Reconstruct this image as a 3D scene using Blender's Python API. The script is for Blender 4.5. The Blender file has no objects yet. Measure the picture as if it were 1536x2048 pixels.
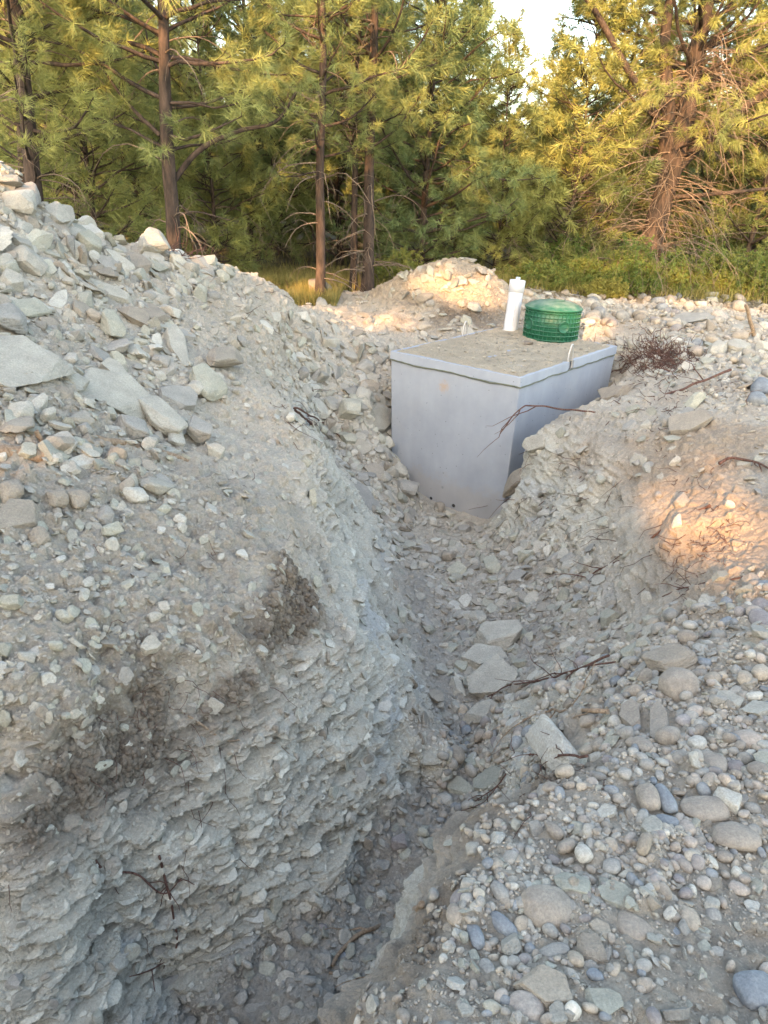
import bpy, math, random
import numpy as np

# ---------------------------------------------------------------- camera, sky, sun
scene = bpy.context.scene
COL = scene.collection
EYE = np.array([0.0, 0.0, 1.6])
PITCH, ROLL, FPX = 24.0, 2.6, 1479.0
_p, _r = math.radians(PITCH), math.radians(ROLL)
FWD = np.array([0, math.cos(_p), -math.sin(_p)])
UP0 = np.array([0, math.sin(_p), math.cos(_p)])
RT = np.array([math.cos(_r), 0, 0]) + math.sin(_r) * UP0
UPV = np.array([-math.sin(_r), 0, 0]) + math.cos(_r) * UP0
cam_d = bpy.data.cameras.new('camera')
cam = bpy.data.objects.new('camera', cam_d)
COL.objects.link(cam)
from mathutils import Matrix, Vector
cam.matrix_world = Matrix(((RT[0], UPV[0], -FWD[0], EYE[0]), (RT[1], UPV[1], -FWD[1], EYE[1]),
                           (RT[2], UPV[2], -FWD[2], EYE[2]), (0, 0, 0, 1)))
cam_d.sensor_fit = 'VERTICAL'
cam_d.sensor_height = 36.0
cam_d.lens = 36.0 * FPX / 2048.0
cam_d.clip_end = 2000
scene.camera = cam

SUN_EL = math.radians(18.0)
SH = np.array([-0.30, -0.954]); SH /= np.linalg.norm(SH)      # horizontal direction towards the sun (behind the camera, left)
SUN = np.array([SH[0] * math.cos(SUN_EL), SH[1] * math.cos(SUN_EL), math.sin(SUN_EL)])
world = bpy.data.worlds.new('World')
scene.world = world
world.use_nodes = True
nt = world.node_tree
bg = nt.nodes['Background']
sky = nt.nodes.new('ShaderNodeTexSky')
sky.sky_type = 'NISHITA'
sky.sun_disc = False
sky.sun_elevation = SUN_EL
sky.sun_rotation = math.atan2(SH[0], SH[1])
sky.air_density = 1.0
sky.dust_density = 2.0
nt.links.new(sky.outputs[0], bg.inputs[0])
bg.inputs[1].default_value = 0.15
sun_d = bpy.data.lights.new('sun', 'SUN')
sun_d.energy = 2.0
sun_d.angle = math.radians(0.5)
sun_d.color = (1.0, 0.58, 0.29)
sun = bpy.data.objects.new('sun', sun_d)
sun.rotation_euler = Vector(SUN).to_track_quat('Z', 'Y').to_euler()
COL.objects.link(sun)
scene.view_settings.view_transform = 'Standard'
scene.view_settings.look = 'None'
scene.view_settings.gamma = 1
scene.view_settings.use_curve_mapping = False
scene.view_settings.exposure = 3.1
scene.view_settings.use_white_balance = True
scene.view_settings.white_balance_temperature = 7750
scene.cycles.max_bounces = 5
scene.cycles.diffuse_bounces = 4
scene.cycles.transparent_max_bounces = 4

rng = np.random.default_rng(7)

# ---------------------------------------------------------------- helpers
def ray(u, v):
    return FWD + ((u - 768) / FPX) * RT - ((v - 1024) / FPX) * UPV
def at_y(u, v, y):
    d = ray(u, v); return EYE + d * (y / d[1])
def at_z(u, v, z):
    d = ray(u, v); return EYE + d * ((z - 1.6) / d[2])

def tag(o, label=None, cat=None, group=None, kind=None):
    if label: o['label'] = label
    if cat: o['category'] = cat
    if group: o['group'] = group
    if kind: o['kind'] = kind
    return o

def mesh_obj(name, V, F, mat=None, parent=None, col=None, smooth=True, loc=None):
    """one mesh object; F is an (n,3) or (n,4) index array, or a list of such arrays"""
    V = np.asarray(V, np.float32)
    Fs = F if isinstance(F, list) else [F]
    Fs = [np.asarray(f, np.int32) for f in Fs if len(f)]
    me = bpy.data.meshes.new(name)
    me.vertices.add(len(V)); me.vertices.foreach_set('co', V.ravel())
    flat = np.concatenate([f.ravel() for f in Fs])
    cnt = np.concatenate([np.full(len(f), f.shape[1], np.int32) for f in Fs])
    st = np.zeros(len(cnt), np.int32); st[1:] = np.cumsum(cnt)[:-1]
    me.loops.add(len(flat)); me.loops.foreach_set('vertex_index', flat)
    me.polygons.add(len(cnt)); me.polygons.foreach_set('loop_start', st)
    try: me.polygons.foreach_set('loop_total', cnt)
    except Exception: pass
    me.polygons.foreach_set('use_smooth', np.full(len(cnt), smooth, bool))
    if col is not None:
        a = me.color_attributes.new('Col', 'FLOAT_COLOR', 'POINT')
        c = np.ones((len(V), 4), np.float32); c[:, :3] = col
        a.data.foreach_set('color', c.ravel())
    me.update(calc_edges=True)
    if mat: me.materials.append(mat)
    o = bpy.data.objects.new(name, me)
    COL.objects.link(o)
    if parent: o.parent = parent
    if loc is not None: o.location = loc
    return o

def empty(name, loc):
    o = bpy.data.objects.new(name, None); COL.objects.link(o)
    o.location = loc; o.empty_display_size = 0.1
    return o

class MB:
    def __init__(s): s.V = []; s.F = []; s.C = []; s.n = 0
    def add(s, V, F, c=None):
        V = np.asarray(V, float); s.V.append(V)
        for f in (F if isinstance(F, list) and isinstance(F[0], np.ndarray) else [F]): s.F.append(np.asarray(f) + s.n)
        s.C.append(np.tile(c if c is not None else (1, 1, 1), (len(V), 1)).astype(float) if np.ndim(c) < 2 else c)
        s.n += len(V)
    def build(s, name, mat, parent=None, smooth=True, col=False, origin=None):
        V = np.concatenate(s.V)
        if origin is not None: V = V - np.asarray(origin)
        tri = [f for f in s.F if f.shape[1] == 3]; quad = [f for f in s.F if f.shape[1] == 4]
        Fs = ([np.concatenate(tri)] if tri else []) + ([np.concatenate(quad)] if quad else [])
        return mesh_obj(name, V, Fs, mat, parent, np.concatenate(s.C) if col else None, smooth,
                        None if origin is None or parent else origin)

def _hash(ix, iy, iz, seed):
    h = (ix.astype(np.int64) * 73856093) ^ (iy.astype(np.int64) * 19349663) ^ (iz.astype(np.int64) * 83492791) ^ (seed * 2654435761)
    h &= 0xffffffff
    h = ((h >> 16) ^ h) * 0x45d9f3b & 0xffffffff
    h = ((h >> 16) ^ h) * 0x45d9f3b & 0xffffffff
    h = (h >> 16) ^ h
    return (h & 0xffffff) / float(0xffffff)
def vnoise(P, scale, seed=0):
    Q = P * scale; I = np.floor(Q).astype(np.int64); f = Q - I; f = f * f * (3 - 2 * f)
    out = 0
    for dx in (0, 1):
        for dy in (0, 1):
            for dz in (0, 1):
                w = (f[:, 0] if dx else 1 - f[:, 0]) * (f[:, 1] if dy else 1 - f[:, 1]) * (f[:, 2] if dz else 1 - f[:, 2])
                out = out + w * _hash(I[:, 0] + dx, I[:, 1] + dy, I[:, 2] + dz, seed)
    return out * 2 - 1
def fbm(P, scale, oct=4, seed=0, gain=0.5):
    o = 0; a = 1.0; t = 0
    for k in range(oct):
        o = o + a * vnoise(P, scale * 2 ** k, seed + k * 17); t += a; a *= gain
    return o / t
def worley(P, seed=0):
    """P already scaled. returns F1, cell hash, vector to the cell centre"""
    I = np.floor(P).astype(np.int64)
    best = np.full(len(P), 9.0); hid = np.zeros(len(P)); vec = np.zeros((len(P), 3)); f2 = np.full(len(P), 9.0)
    for dx in (-1, 0, 1):
        for dy in (-1, 0, 1):
            for dz in (-1, 0, 1):
                X, Y, Z = I[:, 0] + dx, I[:, 1] + dy, I[:, 2] + dz
                c = np.stack([X + _hash(X, Y, Z, seed + 1), Y + _hash(X, Y, Z, seed + 2), Z + _hash(X, Y, Z, seed + 3)], 1)
                dv = P - c; d = (dv * dv).sum(1)
                m = d < best
                f2 = np.where(m, best, np.minimum(f2, d))
                best = np.where(m, d, best); hid = np.where(m, _hash(X, Y, Z, seed + 4), hid); vec[m] = dv[m]
    return np.sqrt(best), hid, vec, np.sqrt(f2)
def sst(a, b, x):
    t = np.clip((x - a) / (b - a), 0, 1); return t * t * (3 - 2 * t)

# ---------------------------------------------------------------- materials
def mat_new(name):
    m = bpy.data.materials.new(name); m.use_nodes = True
    n = m.node_tree.nodes; b = n['Principled BSDF']
    b.inputs['Roughness'].default_value = 0.9
    b.inputs['Specular IOR Level'].default_value = 0.25
    return m, m.node_tree, b
def add_noise(t, scale, detail=6, rough=0.6, coord='Object'):
    tc = t.nodes.new('ShaderNodeTexCoord'); n = t.nodes.new('ShaderNodeTexNoise')
    n.inputs['Scale'].default_value = scale; n.inputs['Detail'].default_value = detail; n.inputs['Roughness'].default_value = rough
    t.links.new(tc.outputs[coord], n.inputs['Vector'])
    return n
def ramp(t, src, stops):
    r = t.nodes.new('ShaderNodeValToRGB')
    e = r.color_ramp.elements
    e[0].position, e[0].color = stops[0][0], (*stops[0][1], 1)
    e[1].position, e[1].color = stops[-1][0], (*stops[-1][1], 1)
    for p, c in stops[1:-1]:
        x = e.new(p); x.color = (*c, 1)
    t.links.new(src, r.inputs[0]); return r
def mixc(t, a, b, fac, mode='MIX'):
    m = t.nodes.new('ShaderNodeMix'); m.data_type = 'RGBA'; m.blend_type = mode
    for s, k in ((a, 6), (b, 7)):
        if isinstance(s, tuple): m.inputs[k].default_value = (*s, 1)
        else: t.links.new(s, m.inputs[k])
    if isinstance(fac, float): m.inputs[0].default_value = fac
    else: t.links.new(fac, m.inputs[0])
    return m.outputs[2]
def bump(t, b, srcs):
    prev = None
    for s, dist, st in srcs:
        bp = t.nodes.new('ShaderNodeBump'); bp.inputs['Distance'].default_value = dist; bp.inputs['Strength'].default_value = st
        t.links.new(s, bp.inputs['Height'])
        if prev: t.links.new(prev, bp.inputs['Normal'])
        prev = bp.outputs[0]
    t.links.new(prev, b.inputs['Normal'])

def col_material(name, n1, n2, lo, hi, bsc, bd, rough=0.92):
    """colour attribute of the mesh times mottling of two sizes, with a fine bump"""
    m, t, b = mat_new(name)
    a = t.nodes.new('ShaderNodeAttribute'); a.attribute_name = 'Col'
    x = ramp(t, add_noise(t, n1, 8, 0.7).outputs[0], [(0.3, lo), (0.7, hi)])
    y = ramp(t, add_noise(t, n2, 4, 0.8).outputs[0], [(0.3, (0.72, 0.72, 0.72)), (0.72, (1.2, 1.2, 1.19))])
    c = mixc(t, a.outputs[0], x.outputs[0], 1.0, 'MULTIPLY')
    c = mixc(t, c, y.outputs[0], 1.0, 'MULTIPLY')
    t.links.new(c, b.inputs['Base Color'])
    b.inputs['Roughness'].default_value = rough
    bump(t, b, [(add_noise(t, bsc, 8, 0.75).outputs[0], bd, 0.9), (add_noise(t, bsc * 6, 4, 0.7).outputs[0], bd * 0.25, 0.8)])
    return m
M_ground = col_material('earth', 3.0, 90, (0.82, 0.81, 0.80), (1.16, 1.15, 1.12), 45, 0.02)
M_shale = col_material('shale_stone', 9.0, 120, (0.80, 0.80, 0.80), (1.15, 1.15, 1.13), 30, 0.012)
M_cobble = col_material('river_stone', 16.0, 150, (0.62, 0.62, 0.63), (1.22, 1.2, 1.15), 60, 0.003, 0.75)
def wood_mat(name, c1, c2, sc=25):
    m, t, b = mat_new(name)
    n = add_noise(t, sc, 6, 0.7)
    mp = t.nodes.new('ShaderNodeMapping'); mp.inputs['Scale'].default_value = (1, 1, 0.25)
    t.links.new(n.inputs['Vector'].links[0].from_socket, mp.inputs[0]); t.links.new(mp.outputs[0], n.inputs['Vector'])
    r = ramp(t, n.outputs[0], [(0.35, c1), (0.65, c2)])
    t.links.new(r.outputs[0], b.inputs['Base Color'])
    bump(t, b, [(n.outputs[0], 0.03, 0.9)])
    return m
M_bark = wood_mat('pine_bark', (0.018, 0.015, 0.013), (0.085, 0.060, 0.048), 16)
M_twig = wood_mat('dead_twig', (0.13, 0.095, 0.07), (0.30, 0.235, 0.18), 60)
M_root = wood_mat('root_bark', (0.07, 0.035, 0.028), (0.20, 0.11, 0.085), 90)
M_stick = wood_mat('dry_stick', (0.22, 0.15, 0.10), (0.40, 0.30, 0.21), 70)

def leaf_mat(name):
    m, t, b = mat_new(name)
    a = t.nodes.new('ShaderNodeAttribute'); a.attribute_name = 'Col'
    t.links.new(a.outputs[0], b.inputs['Base Color'])
    b.inputs['Roughness'].default_value = 0.55
    tr = t.nodes.new('ShaderNodeBsdfTranslucent'); t.links.new(a.outputs[0], tr.inputs[0])
    mx = t.nodes.new('ShaderNodeMixShader'); mx.inputs[0].default_value = 0.30
    t.links.new(b.outputs[0], mx.inputs[1]); t.links.new(tr.outputs[0], mx.inputs[2])
    t.links.new(mx.outputs[0], t.nodes['Material Output'].inputs[0])
    return m
M_needle = leaf_mat('needles')

def plain(name, c, rough=0.6, metal=0.0, nsc=8, var=0.12, bd=0.004, bsc=60):
    m, t, b = mat_new(name)
    n = add_noise(t, nsc, 6, 0.65)
    r = ramp(t, n.outputs[0], [(0.3, tuple(x * (1 - var) for x in c)), (0.7, tuple(min(1, x * (1 + var)) for x in c))])
    t.links.new(r.outputs[0], b.inputs['Base Color'])
    b.inputs['Roughness'].default_value = rough; b.inputs['Metallic'].default_value = metal
    bump(t, b, [(add_noise(t, bsc, 4, 0.6).outputs[0], bd, 0.5)])
    return m

# ---------------------------------------------------------------- terrain
A = at_z(781, 702, 0.04); B = at_z(1042, 756, 0.04); C_ = at_z(1235, 692, 0.04)
E1 = (A - B)[:2]; LAB = np.linalg.norm(E1); E1 = E1 / LAB
E2 = np.array([-E1[1], E1[0]]); E2 = E2 if E2 @ (C_ - B)[:2] > 0 else -E2
LBC = 2.2
ctrl = []
def P_(u, v, y): ctrl.append(at_y(u, v, y))
def Z_(u, v, z): ctrl.append(at_z(u, v, z))
def W_(x, y, z): ctrl.append(np.array([x, y, z], float))
# left foot of the trench
for q in [(330,1960,-.98),(520,1870,-.98),(700,1710,-1.0),(840,1560,-1.06),(870,1435,-1.08),(840,1270,-1.18),(775,1120,-1.2),(725,1020,-1.15),(680,940,-1.0),(640,860,-0.75)]: Z_(*q)
# floor
for q in [(430,1960,-1.0),(600,1880,-1.0),(600,2000,-1.0),(850,1720,-1.03),(800,1900,-1.0),(900,1600,-1.08),(950,1500,-1.12),(950,1400,-1.12),(950,1250,-1.2),
          (900,1150,-1.27),(900,1080,-1.32),(985,1050,-1.46),(930,1035,-1.48),(860,1005,-1.45),(820,975,-1.36),(780,935,-1.22),(830,1150,-1.26),(1000,1300,-1.05),(1100,1280,-0.92),(1010,1200,-1.15),
          (1000,1550,-0.98),(1050,1450,-0.78),(1150,1350,-0.6),(1100,1400,-0.72),(1200,1300,-0.55)]: Z_(*q)
# left wall and the spoil heap on it
for q in [(0,1560,1.58),(150,1450,1.80),(350,1350,2.12),(470,1300,2.32),(560,1225,2.6),(700,1300,2.92),(800,1400,3.05),(855,1490,2.83),
          (0,1760,1.60),(170,1700,1.70),(400,1600,1.97),(600,1500,2.36),(740,1480,2.68),(600,1380,2.5),
          (640,1150,3.3),(700,1150,4.0),(600,1050,3.5),(600,950,4.15),(600,870,4.85),(560,800,5.15),(650,1000,4.7),(660,940,5.5),
          (0,1400,1.78),(0,1200,2.07),(200,1300,2.06),(200,1150,2.38),(400,1150,2.64),(0,1000,2.52),(200,1000,2.78),(450,1000,3.3),(520,1100,2.95),
          (0,880,2.9),(60,750,3.45),(200,850,3.5),(350,900,3.8),(450,850,4.6),(350,750,4.75),(200,700,4.5),(0,550,4.6),(0,430,5.1),(0,340,5.5),
          (60,398,5.7),(180,478,5.9),(200,580,5.35),(270,528,6.3),(350,510,7.0),(430,527,7.5),(500,548,8.0),(560,590,8.5),(640,640,9.0),
          (350,620,5.8),(450,700,5.8),(350,560,6.5),(480,620,6.8),(550,700,6.9),(600,740,7.4),(600,680,7.8),(560,650,7.6),(600,800,7.45),(650,740,7.9),(650,690,8.4)]: P_(*q)
# rubble between notch and tank, ground behind
for q in [(720,800,7.6),(700,720,8.5),(740,690,8.7),(760,880,7.25),(720,950,6.6),(800,665,9.15),(700,660,9.2),(650,625,10.2),(740,605,10.8),
          (910,518,10.6),(850,530,10.7),(800,548,10.9),(960,535,10.6),(1012,575,10.6),(1045,612,10.9),(900,600,10.0),(960,600,10.0),(870,655,9.5),(830,600,10.2)]: P_(*q)
# right lip of the trench and its hidden foot
for q in [(745,2010,-.08),(830,1870,-.1),(880,1770,-.12),(950,1650,-.14),(1080,1560,-.18),(1160,1440,-.25),(1250,1400,-.2),(1300,1310,-.22)]: Z_(*q)
for q in [(-.42,.55,-.05),(-.60,.85,-1.0),(-.16,1.2,-1.0),(-.02,1.42,-1.0),(.06,1.6,-1.02),(.18,1.85,-1.04),(.42,2.12,-1.08),(-1.15,1.15,-1.0),(-1.7,1.4,-.0),(-1.2,.1,-.05),(-.9,.2,-.05)]: W_(*q)
# right bank
for q in [(1010,1180,-1.1),(1100,1200,-.95),(1200,1260,-.72),(1280,1290,-.5),(1000,1085,-1.2),(1025,1015,-1.1),(1080,950,-.62),(1070,880,-.44),(1130,838,-.30),
          (1130,1000,-.66),(1150,1100,-.8),(1250,1000,-.38),(1250,1150,-.6),(1200,900,-.22),(1300,800,.05),(1400,750,.08),(1400,900,0),(1370,1050,-.17),
          (1400,1150,-.27),(1350,1230,-.36),(1500,1000,0.0),(1500,1150,-.1),(1536,850,.1),(1500,700,.08),(1536,1250,-.06),(1450,1300,-.1),(1536,1400,-.02),(1400,1700,0),
          (1500,1900,0),(1100,1700,-.04),(1000,1900,0),(1300,1550,-.02),(1250,1850,.02),(1300,680,.05),(1200,1700,0),(1400,1450,-.05)]: Z_(*q)
for q in [(1.20,6.55,-1.2),(1.34,6.72,-1.0),(1.45,6.86,-.85),(1.72,7.2,-.9),(1.85,7.38,-.68),(2.24,7.88,-.6),(2.58,8.32,-.5),(2.35,7.75,-.28),(2.75,8.25,-.12),(2.95,8.8,0),(2.6,9.2,0),(1.5,9.7,-.02),(.9,9.2,-.1),(-4,7.2,.9),(-3.6,8.4,.2),(-6,6,1.9),(-8,6,1.5),(-5,4,1.7),(-2.9,3.0,.9),(-2.2,2.2,.45),
          (-2,0,0),(-4,0,.2),(-6,2.5,.9),(-5,9.5,.05),(-2,9.6,.05),(1.2,12,.35),(2.5,12,0),(.2,12,.05),(-1.2,11.5,0),(0,-1.5,0),(1.5,0,0),(3,0,0),(3,2,0),(4,4,0),(5,7,0),
          (6,10,0),(9,5,0),(5,13,0),(0,14,0),(-4,13,0),(-9,12,0),(-12,4,0),(-8,-3,0),(5,-4,0),(11,12,0),(-5,18,0),(5,18,0),(0,-5,0),(-14,14,0)]: W_(*q)
CT = np.array(ctrl)
_d = np.sqrt(((CT[:, None, :2] - CT[None, :, :2]) ** 2).sum(2) + 0.05 ** 2)
_n = len(CT)
_K = np.zeros((_n + 1, _n + 1)); _K[:_n, :_n] = _d - 0.012 * np.eye(_n); _K[_n, :_n] = _K[:_n, _n] = 1
_w = np.linalg.solve(_K, np.append(CT[:, 2], 0))
def tank_local(x, y):
    dx, dy = x - B[0], y - B[1]
    return dx * E1[0] + dy * E1[1], dx * E2[0] + dy * E2[1]
def H(x, y):
    x = np.atleast_1d(np.asarray(x, float)); y = np.atleast_1d(np.asarray(y, float))
    out = np.zeros(len(x)); ok = np.where(np.hypot(x, y - 5) < 21)[0]
    cx_, cy_ = CT[:, 0].astype(np.float32), CT[:, 1].astype(np.float32); wf = _w[:_n].astype(np.float32)
    for i in range(0, len(ok), 20000):
        s = ok[i:i + 20000]
        dx = x[s].astype(np.float32)[:, None] - cx_; dy = y[s].astype(np.float32)[:, None] - cy_
        dx *= dx; dy *= dy; dx += dy; dx += np.float32(.0025); np.sqrt(dx, out=dx)
        out[s] = dx @ wf + _w[_n]
    r = np.hypot(x, y - 5)
    out *= 1 - sst(13, 20, r)
    a, b = tank_local(x, y)
    ins = np.minimum(np.minimum(a - .06, LAB - .06 - a), np.minimum(b - .06, LBC - .06 - b))
    out = np.where(ins > 0, np.minimum(out, -0.35 - 12 * ins * 0.5), out)
    out = np.maximum(out, -2.2)
    return out
def Hn(x, y, e=0.03):
    x = np.atleast_1d(np.asarray(x, float)); y = np.atleast_1d(np.asarray(y, float))
    gx = (H(x + e, y) - H(x - e, y)) / (2 * e); gy = (H(x, y + e) - H(x, y - e)) / (2 * e)
    n = np.stack([-gx, -gy, np.ones_like(gx)], 1); return n / np.linalg.norm(n, axis=1)[:, None]
def hit(u, v, tmax=25.0):
    d = ray(u, v); d = d / np.linalg.norm(d)
    t = np.arange(1.0, tmax, 0.015); P = EYE + d * t[:, None]
    below = P[:, 2] < H(P[:, 0], P[:, 1])
    k = int(np.argmax(below)) if below.any() else len(t) - 1
    return P[k]

# graded grid, refined until every edge is a few pixels long
def axis(lo, hi, step, far):
    mid = list(np.arange(lo, hi + 1e-6, step)); a = []; s = step; x = hi
    while x < far: s *= 1.45; x += s; a.append(x)
    b = []; s = step; x = lo
    while x > -far: s *= 1.45; x -= s; b.append(x)
    return np.array(b[::-1] + mid + a)
gx, gy = axis(-7, 9, 0.25, 400), axis(-1, 16, 0.25, 400)
GX, GY = np.meshgrid(gx, gy); nx, ny = len(gx), len(gy)
TV = np.stack([GX.ravel(), GY.ravel(), H(GX.ravel(), GY.ravel())], 1)
I = np.arange(nx * ny).reshape(ny, nx)
q = np.stack([I[:-1, :-1], I[:-1, 1:], I[1:, 1:], I[1:, :-1]], -1).reshape(-1, 4)
TF = np.concatenate([q[:, [0, 1, 2]], q[:, [0, 2, 3]]])
def inview(P, m=1.25):
    D = P - EYE; z = D @ FWD; z = np.maximum(z, 0.05)
    return (np.abs(D @ RT / z) < 768 / FPX * m) & (np.abs(D @ UPV / z) < 1024 / FPX * m) & (D @ FWD > 0.1)
KRES = 0.0028
for it in range(9):
    E = np.sort(np.concatenate([TF[:, [0, 1]], TF[:, [1, 2]], TF[:, [2, 0]]]), axis=1)
    key = E[:, 0].astype(np.int64) * (len(TV) + 1) + E[:, 1]
    uq, inv = np.unique(key, return_inverse=True); inv = inv.ravel()
    e0 = (uq // (len(TV) + 1)).astype(int); e1 = (uq % (len(TV) + 1)).astype(int)
    mid = (TV[e0] + TV[e1]) / 2; L = np.linalg.norm(TV[e0] - TV[e1], axis=1)
    dist = np.maximum(np.linalg.norm(mid - EYE, axis=1), 1.7)
    tol = dist * KRES * np.where(inview(mid), 1.0, 7.0) * np.where(dist > 14, 8.0, 1.0)
    mark = (L > tol) & (np.hypot(mid[:, 0], mid[:, 1]) < 25)
    if not mark.any(): break
    nid = np.full(len(uq), -1); nid[mark] = len(TV) + np.arange(mark.sum())
    nm = mid[mark]; nm[:, 2] = H(nm[:, 0], nm[:, 1]); TV = np.concatenate([TV, nm])
    n = len(TF); m0, m1, m2 = nid[inv[:n]], nid[inv[n:2 * n]], nid[inv[2 * n:]]
    a, b, c = TF.T; k = (m0 >= 0) * 1 + (m1 >= 0) * 2 + (m2 >= 0) * 4
    out = [TF[k == 0]]
    def rot(sel, r):
        s = k == sel
        T = [a[s], b[s], c[s]]; Mx = [m0[s], m1[s], m2[s]]
        return T[r:] + T[:r], Mx[r:] + Mx[:r]
    for sel, r in ((1, 0), (2, 1), (4, 2)):
        (x, y, z), (p, _, _) = rot(sel, r); out += [np.stack([x, p, z], 1), np.stack([p, y, z], 1)]
    for sel, r in ((3, 0), (6, 1), (5, 2)):      # edges xy and yz marked
        (x, y, z), (p, w, _) = rot(sel, r); out += [np.stack([p, y, w], 1), np.stack([x, p, w], 1), np.stack([x, w, z], 1)]
    (x, y, z), (p, w, s_) = rot(7, 0); out += [np.stack([x, p, s_], 1), np.stack([p, y, w], 1), np.stack([s_, w, z], 1), np.stack([p, w, s_], 1)]
    TF = np.concatenate(out)
print('terrain verts', len(TV), 'tris', len(TF))

def vnormals(V, F):
    fn = np.cross(V[F[:, 1]] - V[F[:, 0]], V[F[:, 2]] - V[F[:, 0]])
    N = np.zeros_like(V)
    for k in range(3):
        for j in range(3): N[:, j] += np.bincount(F[:, k], fn[:, j], len(V))
    return N / np.maximum(np.linalg.norm(N, axis=1), 1e-12)[:, None]
TN = vnormals(TV, TF)
base = TV.copy()
near = np.hypot(TV[:, 0], TV[:, 1] - 5) < 16
Pn = base[near]; Nn = TN[near]; x, y, z = Pn.T; steep = 1 - Nn[:, 2]
R_ = sst(.15, .45, steep)
# zone masks
ta, tb = tank_local(x, y)
tank_near = np.exp(-np.maximum(0, np.maximum(np.maximum(-ta, ta - LAB), np.maximum(-tb, tb - LBC))) / 0.12)
shale = R_ * (1 - sst(-.30, .08, z + 0.12 * fbm(Pn, 2.5, 3, 5))) * (1 - sst(8, 9, y))
flat_floor = (1 - sst(.12, .3, steep)) * (1 - sst(-1.0, -.8, z))
wall_soil = sst(.1, .3, steep) * (1 - shale)
# broad lumps and gullies
disp = 0.05 * fbm(Pn, 1.6, 3, 1) * sst(.05, .3, steep) + 0.028 * fbm(Pn, 5, 4, 2)
disp += 0.012 * fbm(Pn, 22, 3, 3)
disp += shale * 0.05 * (1 - np.abs(fbm(Pn, 3.2, 5, 37)) * 2)
far_m = sst(6, 9, y)
tsb = np.exp(-((z + .05) / .2) ** 2) * sst(.1, .3, steep) * (x < 0) * (y < 3)
disp += tsb * .05 * fbm(Pn, 14, 4, 46)
disp += (x < 0) * (y < 3.6) * sst(-.05, .1, z) * .03 * (1 - np.abs(fbm(Pn, 11, 4, 47)) * 2.2)
disp += far_m * 0.07 * fbm(Pn, 4, 4, 44)
# slickly dragged soil faces with small embedded clods
w1, h1, v1, g1 = worley(Pn * np.array([11, 11, 14.0]), 11)
rgh = 1 - np.abs(fbm(Pn, 7, 4, 15)) * 2
disp += (1 - shale) * 0.036 * rgh * sst(.06, .3, steep) * (1 - .5 * (x > .8))
disp += (1 - shale) * 0.065 * np.clip(0.55 - w1, 0, 1) * (h1 > 0.5)
w2, h2, v2, g2 = worley(Pn * 30, 21)
disp += (1 - shale) * 0.026 * np.clip(0.6 - w2, 0, 1) * (h2 > 0.4)
# flaky beds: thin wide cells, each plate pushed out or in and tilted
tilt = z + 0.16 * x - 0.05 * y + 0.05 * fbm(Pn, 1.3, 3, 31)
S = np.stack([x + 0.09 * fbm(Pn, 5, 3, 32), y + 0.09 * fbm(Pn, 5, 3, 33), tilt + 0.035 * fbm(Pn, 4.5, 4, 34)], 1)
dusty = .30 + .70 * sst(-.35, .15, fbm(Pn, 2.4, 4, 35))      # some beds stand out, some lie under slumped dust
for sc, amp, th in ((np.array([4.5, 4.5, 24]), 0.048, 1.0), (np.array([8, 8, 42.0]), 0.025, 1.0), (np.array([18, 18, 85.0]), 0.008, 1.0)):
    w, h, vv, g = worley(S * sc, int(sc[0]))
    disp += shale * dusty * (1 - .25 * (x > .8)) * amp * ((h - 0.45) - 0.42 * vv[:, 2] + 0.25 * vv[:, 0] * (h - .5))
TVn = Pn + Nn * (disp * (1 - 0.7 * tank_near))[:, None]
# ledges: pull beds outward (overhang a little) by flattening normals
TV[near] = TVn
ed = np.concatenate([TF[:, [0, 1]], TF[:, [1, 2]], TF[:, [2, 0]]]); nb_ = np.bincount(ed[:, 0], minlength=len(TV)) + np.bincount(ed[:, 1], minlength=len(TV))
av = np.stack([np.bincount(ed[:, 0], TV[ed[:, 1], k], len(TV)) + np.bincount(ed[:, 1], TV[ed[:, 0], k], len(TV)) for k in range(3)], 1) / np.maximum(nb_, 1)[:, None]
kk = np.zeros(len(TV)); kk[near] = .55 * shale; TV += (av - TV) * kk[:, None]      # takes the saw teeth off the bed edges
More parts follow.
